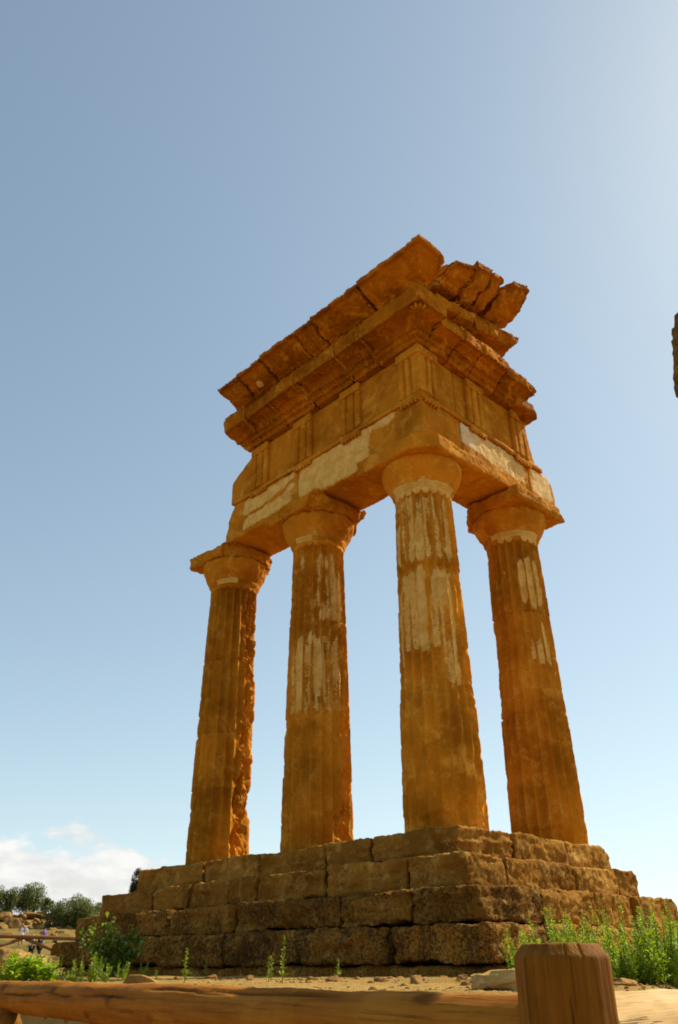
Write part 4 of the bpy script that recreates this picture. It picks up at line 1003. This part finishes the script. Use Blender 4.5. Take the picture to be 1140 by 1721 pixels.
tree('olive_tree', 160, 1560, 1518, 30, 110, 35, 'small crown peeping out right of the broad bushy tree', 'tree', nclump=40)
tree('cypress_tree', 223, 1560, 1459, 24, 100, 36, 'dark cypress tip showing behind the left end of the top step', 'tree', 'cypress', 150, 130, .12, trunk=.03)

def far_fence():
    d = 43.
    a = at_px(-60, 1571, d); p0 = at_px(41, 1574.5, d); c = at_px(200, 1580, d)
    root = thing('wooden_fence', 'distant low brown fence with slanting braces in front of the people', 'fence', (p0[0], p0[1], float(p0[2])-1.1))
    def w(n, A, B, r): wood(n, [tuple(A), tuple(B)], [r, r], 'far_wood', root, seed=4, nth=12, res=.25)
    w('rail', a, c, .085)
    dn = np.array([0, 0, -1.25])
    for px in (-60, 41, 200):
        q = at_px(px, float(np.interp(px, [-60, 41, 200], [1571, 1574.5, 1580])), d); w('post', q+np.array([0, 0, .03]), q+dn, .10)
    e = at_px(90, 1597, d-.4); w('brace', p0+np.array([0, 0, -.05]), e, .07)
    e2 = at_px(-8, 1592, d-.4); w('brace', p0+np.array([0, 0, -.05]), e2, .07)
far_fence()

# ------------------------------------------------------------------ people on the path behind
def skin_mesh(name, J, Ed, Rd, mat, parent, sub=1):
    me = bpy.data.meshes.new(name); me.from_pydata(J, Ed, []); me.update()
    o = bpy.data.objects.new(name, me); COL.objects.link(o)
    md = o.modifiers.new('skin', 'SKIN'); s = o.modifiers.new('sub', 'SUBSURF'); s.levels = sub; s.render_levels = sub
    for v, r in zip(me.skin_vertices[0].data, Rd): v.radius = (r, r)
    me.skin_vertices[0].data[0].use_root = True
    dg = bpy.context.evaluated_depsgraph_get(); dg.update(); ev = o.evaluated_get(dg)
    m2 = bpy.data.meshes.new_from_object(ev); COL.objects.unlink(o); bpy.data.objects.remove(o)
    m2.materials.clear(); m2.materials.append(mat); m2.polygons.foreach_set('use_smooth', np.ones(len(m2.polygons), bool))
    q = bpy.data.objects.new(name, m2); COL.objects.link(q); q.parent = parent; return q
def person(px, yhead, d, face, lab, top, bottom, hair, H=1.66, dress=False, lean=0., bag=None, group='people behind the far fence', stride=.12):
    p = at_px(px, yhead, d); base = (p[0], p[1], p[2]-H)
    root = thing('person', lab, 'person', base, group); root.rotation_euler = (0, 0, face)
    k = H/1.7; ly = lean
    J = [(0, 0, .95), (0, .02+ly*.3, 1.15), (0, ly*.6, 1.35), (0, ly*.8, 1.44), (.0, ly+.02, 1.52), (0, ly+.03, 1.62),
         (.10, 0, .90), (.11, stride, .50), (.11, stride*.6, .08), (.11, stride*.6+.14, .03),
         (-.10, 0, .90), (-.11, -stride*.3, .50), (-.11, -stride*1.2, .08), (-.11, -stride*1.2+.14, .03),
         (.18, ly*.75, 1.39), (.23, ly*.5+.02, 1.12), (.20, ly*.6+.20, .95), (.20, ly*.6+.26, .90),
         (-.18, ly*.75, 1.39), (-.24, ly*.5-.02, 1.12), (-.23, ly*.5+.10, .92), (-.23, ly*.5+.13, .84)]
    Ed = [(0, 1), (1, 2), (2, 3), (3, 4), (4, 5), (0, 6), (6, 7), (7, 8), (8, 9), (0, 10), (10, 11), (11, 12), (12, 13), (2, 14), (14, 15), (15, 16), (16, 17), (2, 18), (18, 19), (19, 20), (20, 21)]
    Rd = [.14, .125, .14, .065, .075, .085, .09, .062, .042, .035, .09, .062, .042, .035, .058, .044, .032, .035, .058, .044, .032, .035]
    J = [tuple(c*k for c in j) for j in J]; Rd = [r*k for r in Rd]
    skin_mesh('body', J, Ed, Rd, MAT['skin'], root)
    def sub(idx, grow):
        idl = list(idx); mp = {j: i for i, j in enumerate(idl)}
        return [J[j] for j in idl], [(mp[a], mp[b]) for a, b in Ed if a in mp and b in mp], [Rd[j]*grow for j in idl]
    a = sub((0, 1, 2, 14, 15, 18, 19) if not dress else (0, 1, 2), 1.16); skin_mesh('shirt', *a, MAT[top], root)
    if dress:
        pr = resample([(.02, 1.02*k), (.15*k, 1.02*k), (.19*k, .85*k), (.27*k, .5*k), (.30*k, .42*k)], .05, False); P, F = lathe(pr, 0, 0, 20); mesh('skirt', P, F, MAT[top]).parent = root
    else:
        a = sub((0, 6, 7, 8, 10, 11, 12), 1.18); skin_mesh('trousers', *a, MAT[bottom], root)
    P, F = boulder((0, (ly+.0)*k, 1.655*k), (.095*k, .105*k, .10*k), 3, 6, .08, flat=.4); mesh('hair', P, F, MAT[hair]).parent = root
    for sx in (-1, 1):
        P, F = boulder((sx*.035*k, (ly+.03+.082)*k, 1.615*k), (.012, .008, .010), 5, 3, .02, flat=1.2); mesh('eye', P, F, MAT['dark_hair']).parent = root
    P, F = boulder((0, (ly+.03+.09)*k, 1.585*k), (.012, .018, .018), 6, 3, .02, flat=1.2); mesh('nose', P, F, MAT['skin']).parent = root
    P, F = boulder((0, (ly+.03+.08)*k, 1.552*k), (.025, .008, .007), 7, 3, .02, flat=1.2); mesh('mouth', P, F, MAT['hair']).parent = root
    if bag:
        P, F = boulder((-.27*k, -.10, 1.02*k), (.16, .11, .24), 9, 7, .08, flat=.9); b = mesh('shoulder_bag', P, F, MAT[bag]); b.location = (0, 0, 0)
        b.matrix_world = Matrix.Translation(base) @ Matrix.Rotation(face, 4, 'Z'); tag(b, 'pale bag hanging at the side of the woman in white', 'bag')
    return root
person(40, 1549, 72, R(150), 'person with auburn hair in a white dress behind the far fence', 'white', 'white', 'auburn' if False else 'hair', 1.68, True, .12, 'blue', None)
person(57, 1571, 64, R(95), 'person in a grey white top and black trousers, low beside the fence brace', 'grey', 'black', 'fair_hair', 1.6, False, .05, None, None)
person(70, 1571, 66, R(200), 'person in black clothes right of the one in grey white', 'black', 'black', 'dark_hair', 1.62, False, .0, None, None)
person(77, 1558, 80, R(20), 'person in a purple shirt in the shade below the broad tree', 'purple', 'grey', 'dark_hair', 1.7, False, .0, None, None)
person(95, 1565, 76, R(60), 'person in dark purple clothes farther right under the broad tree', 'purple', 'black', 'dark_hair', 1.66, False, .0, None, None)
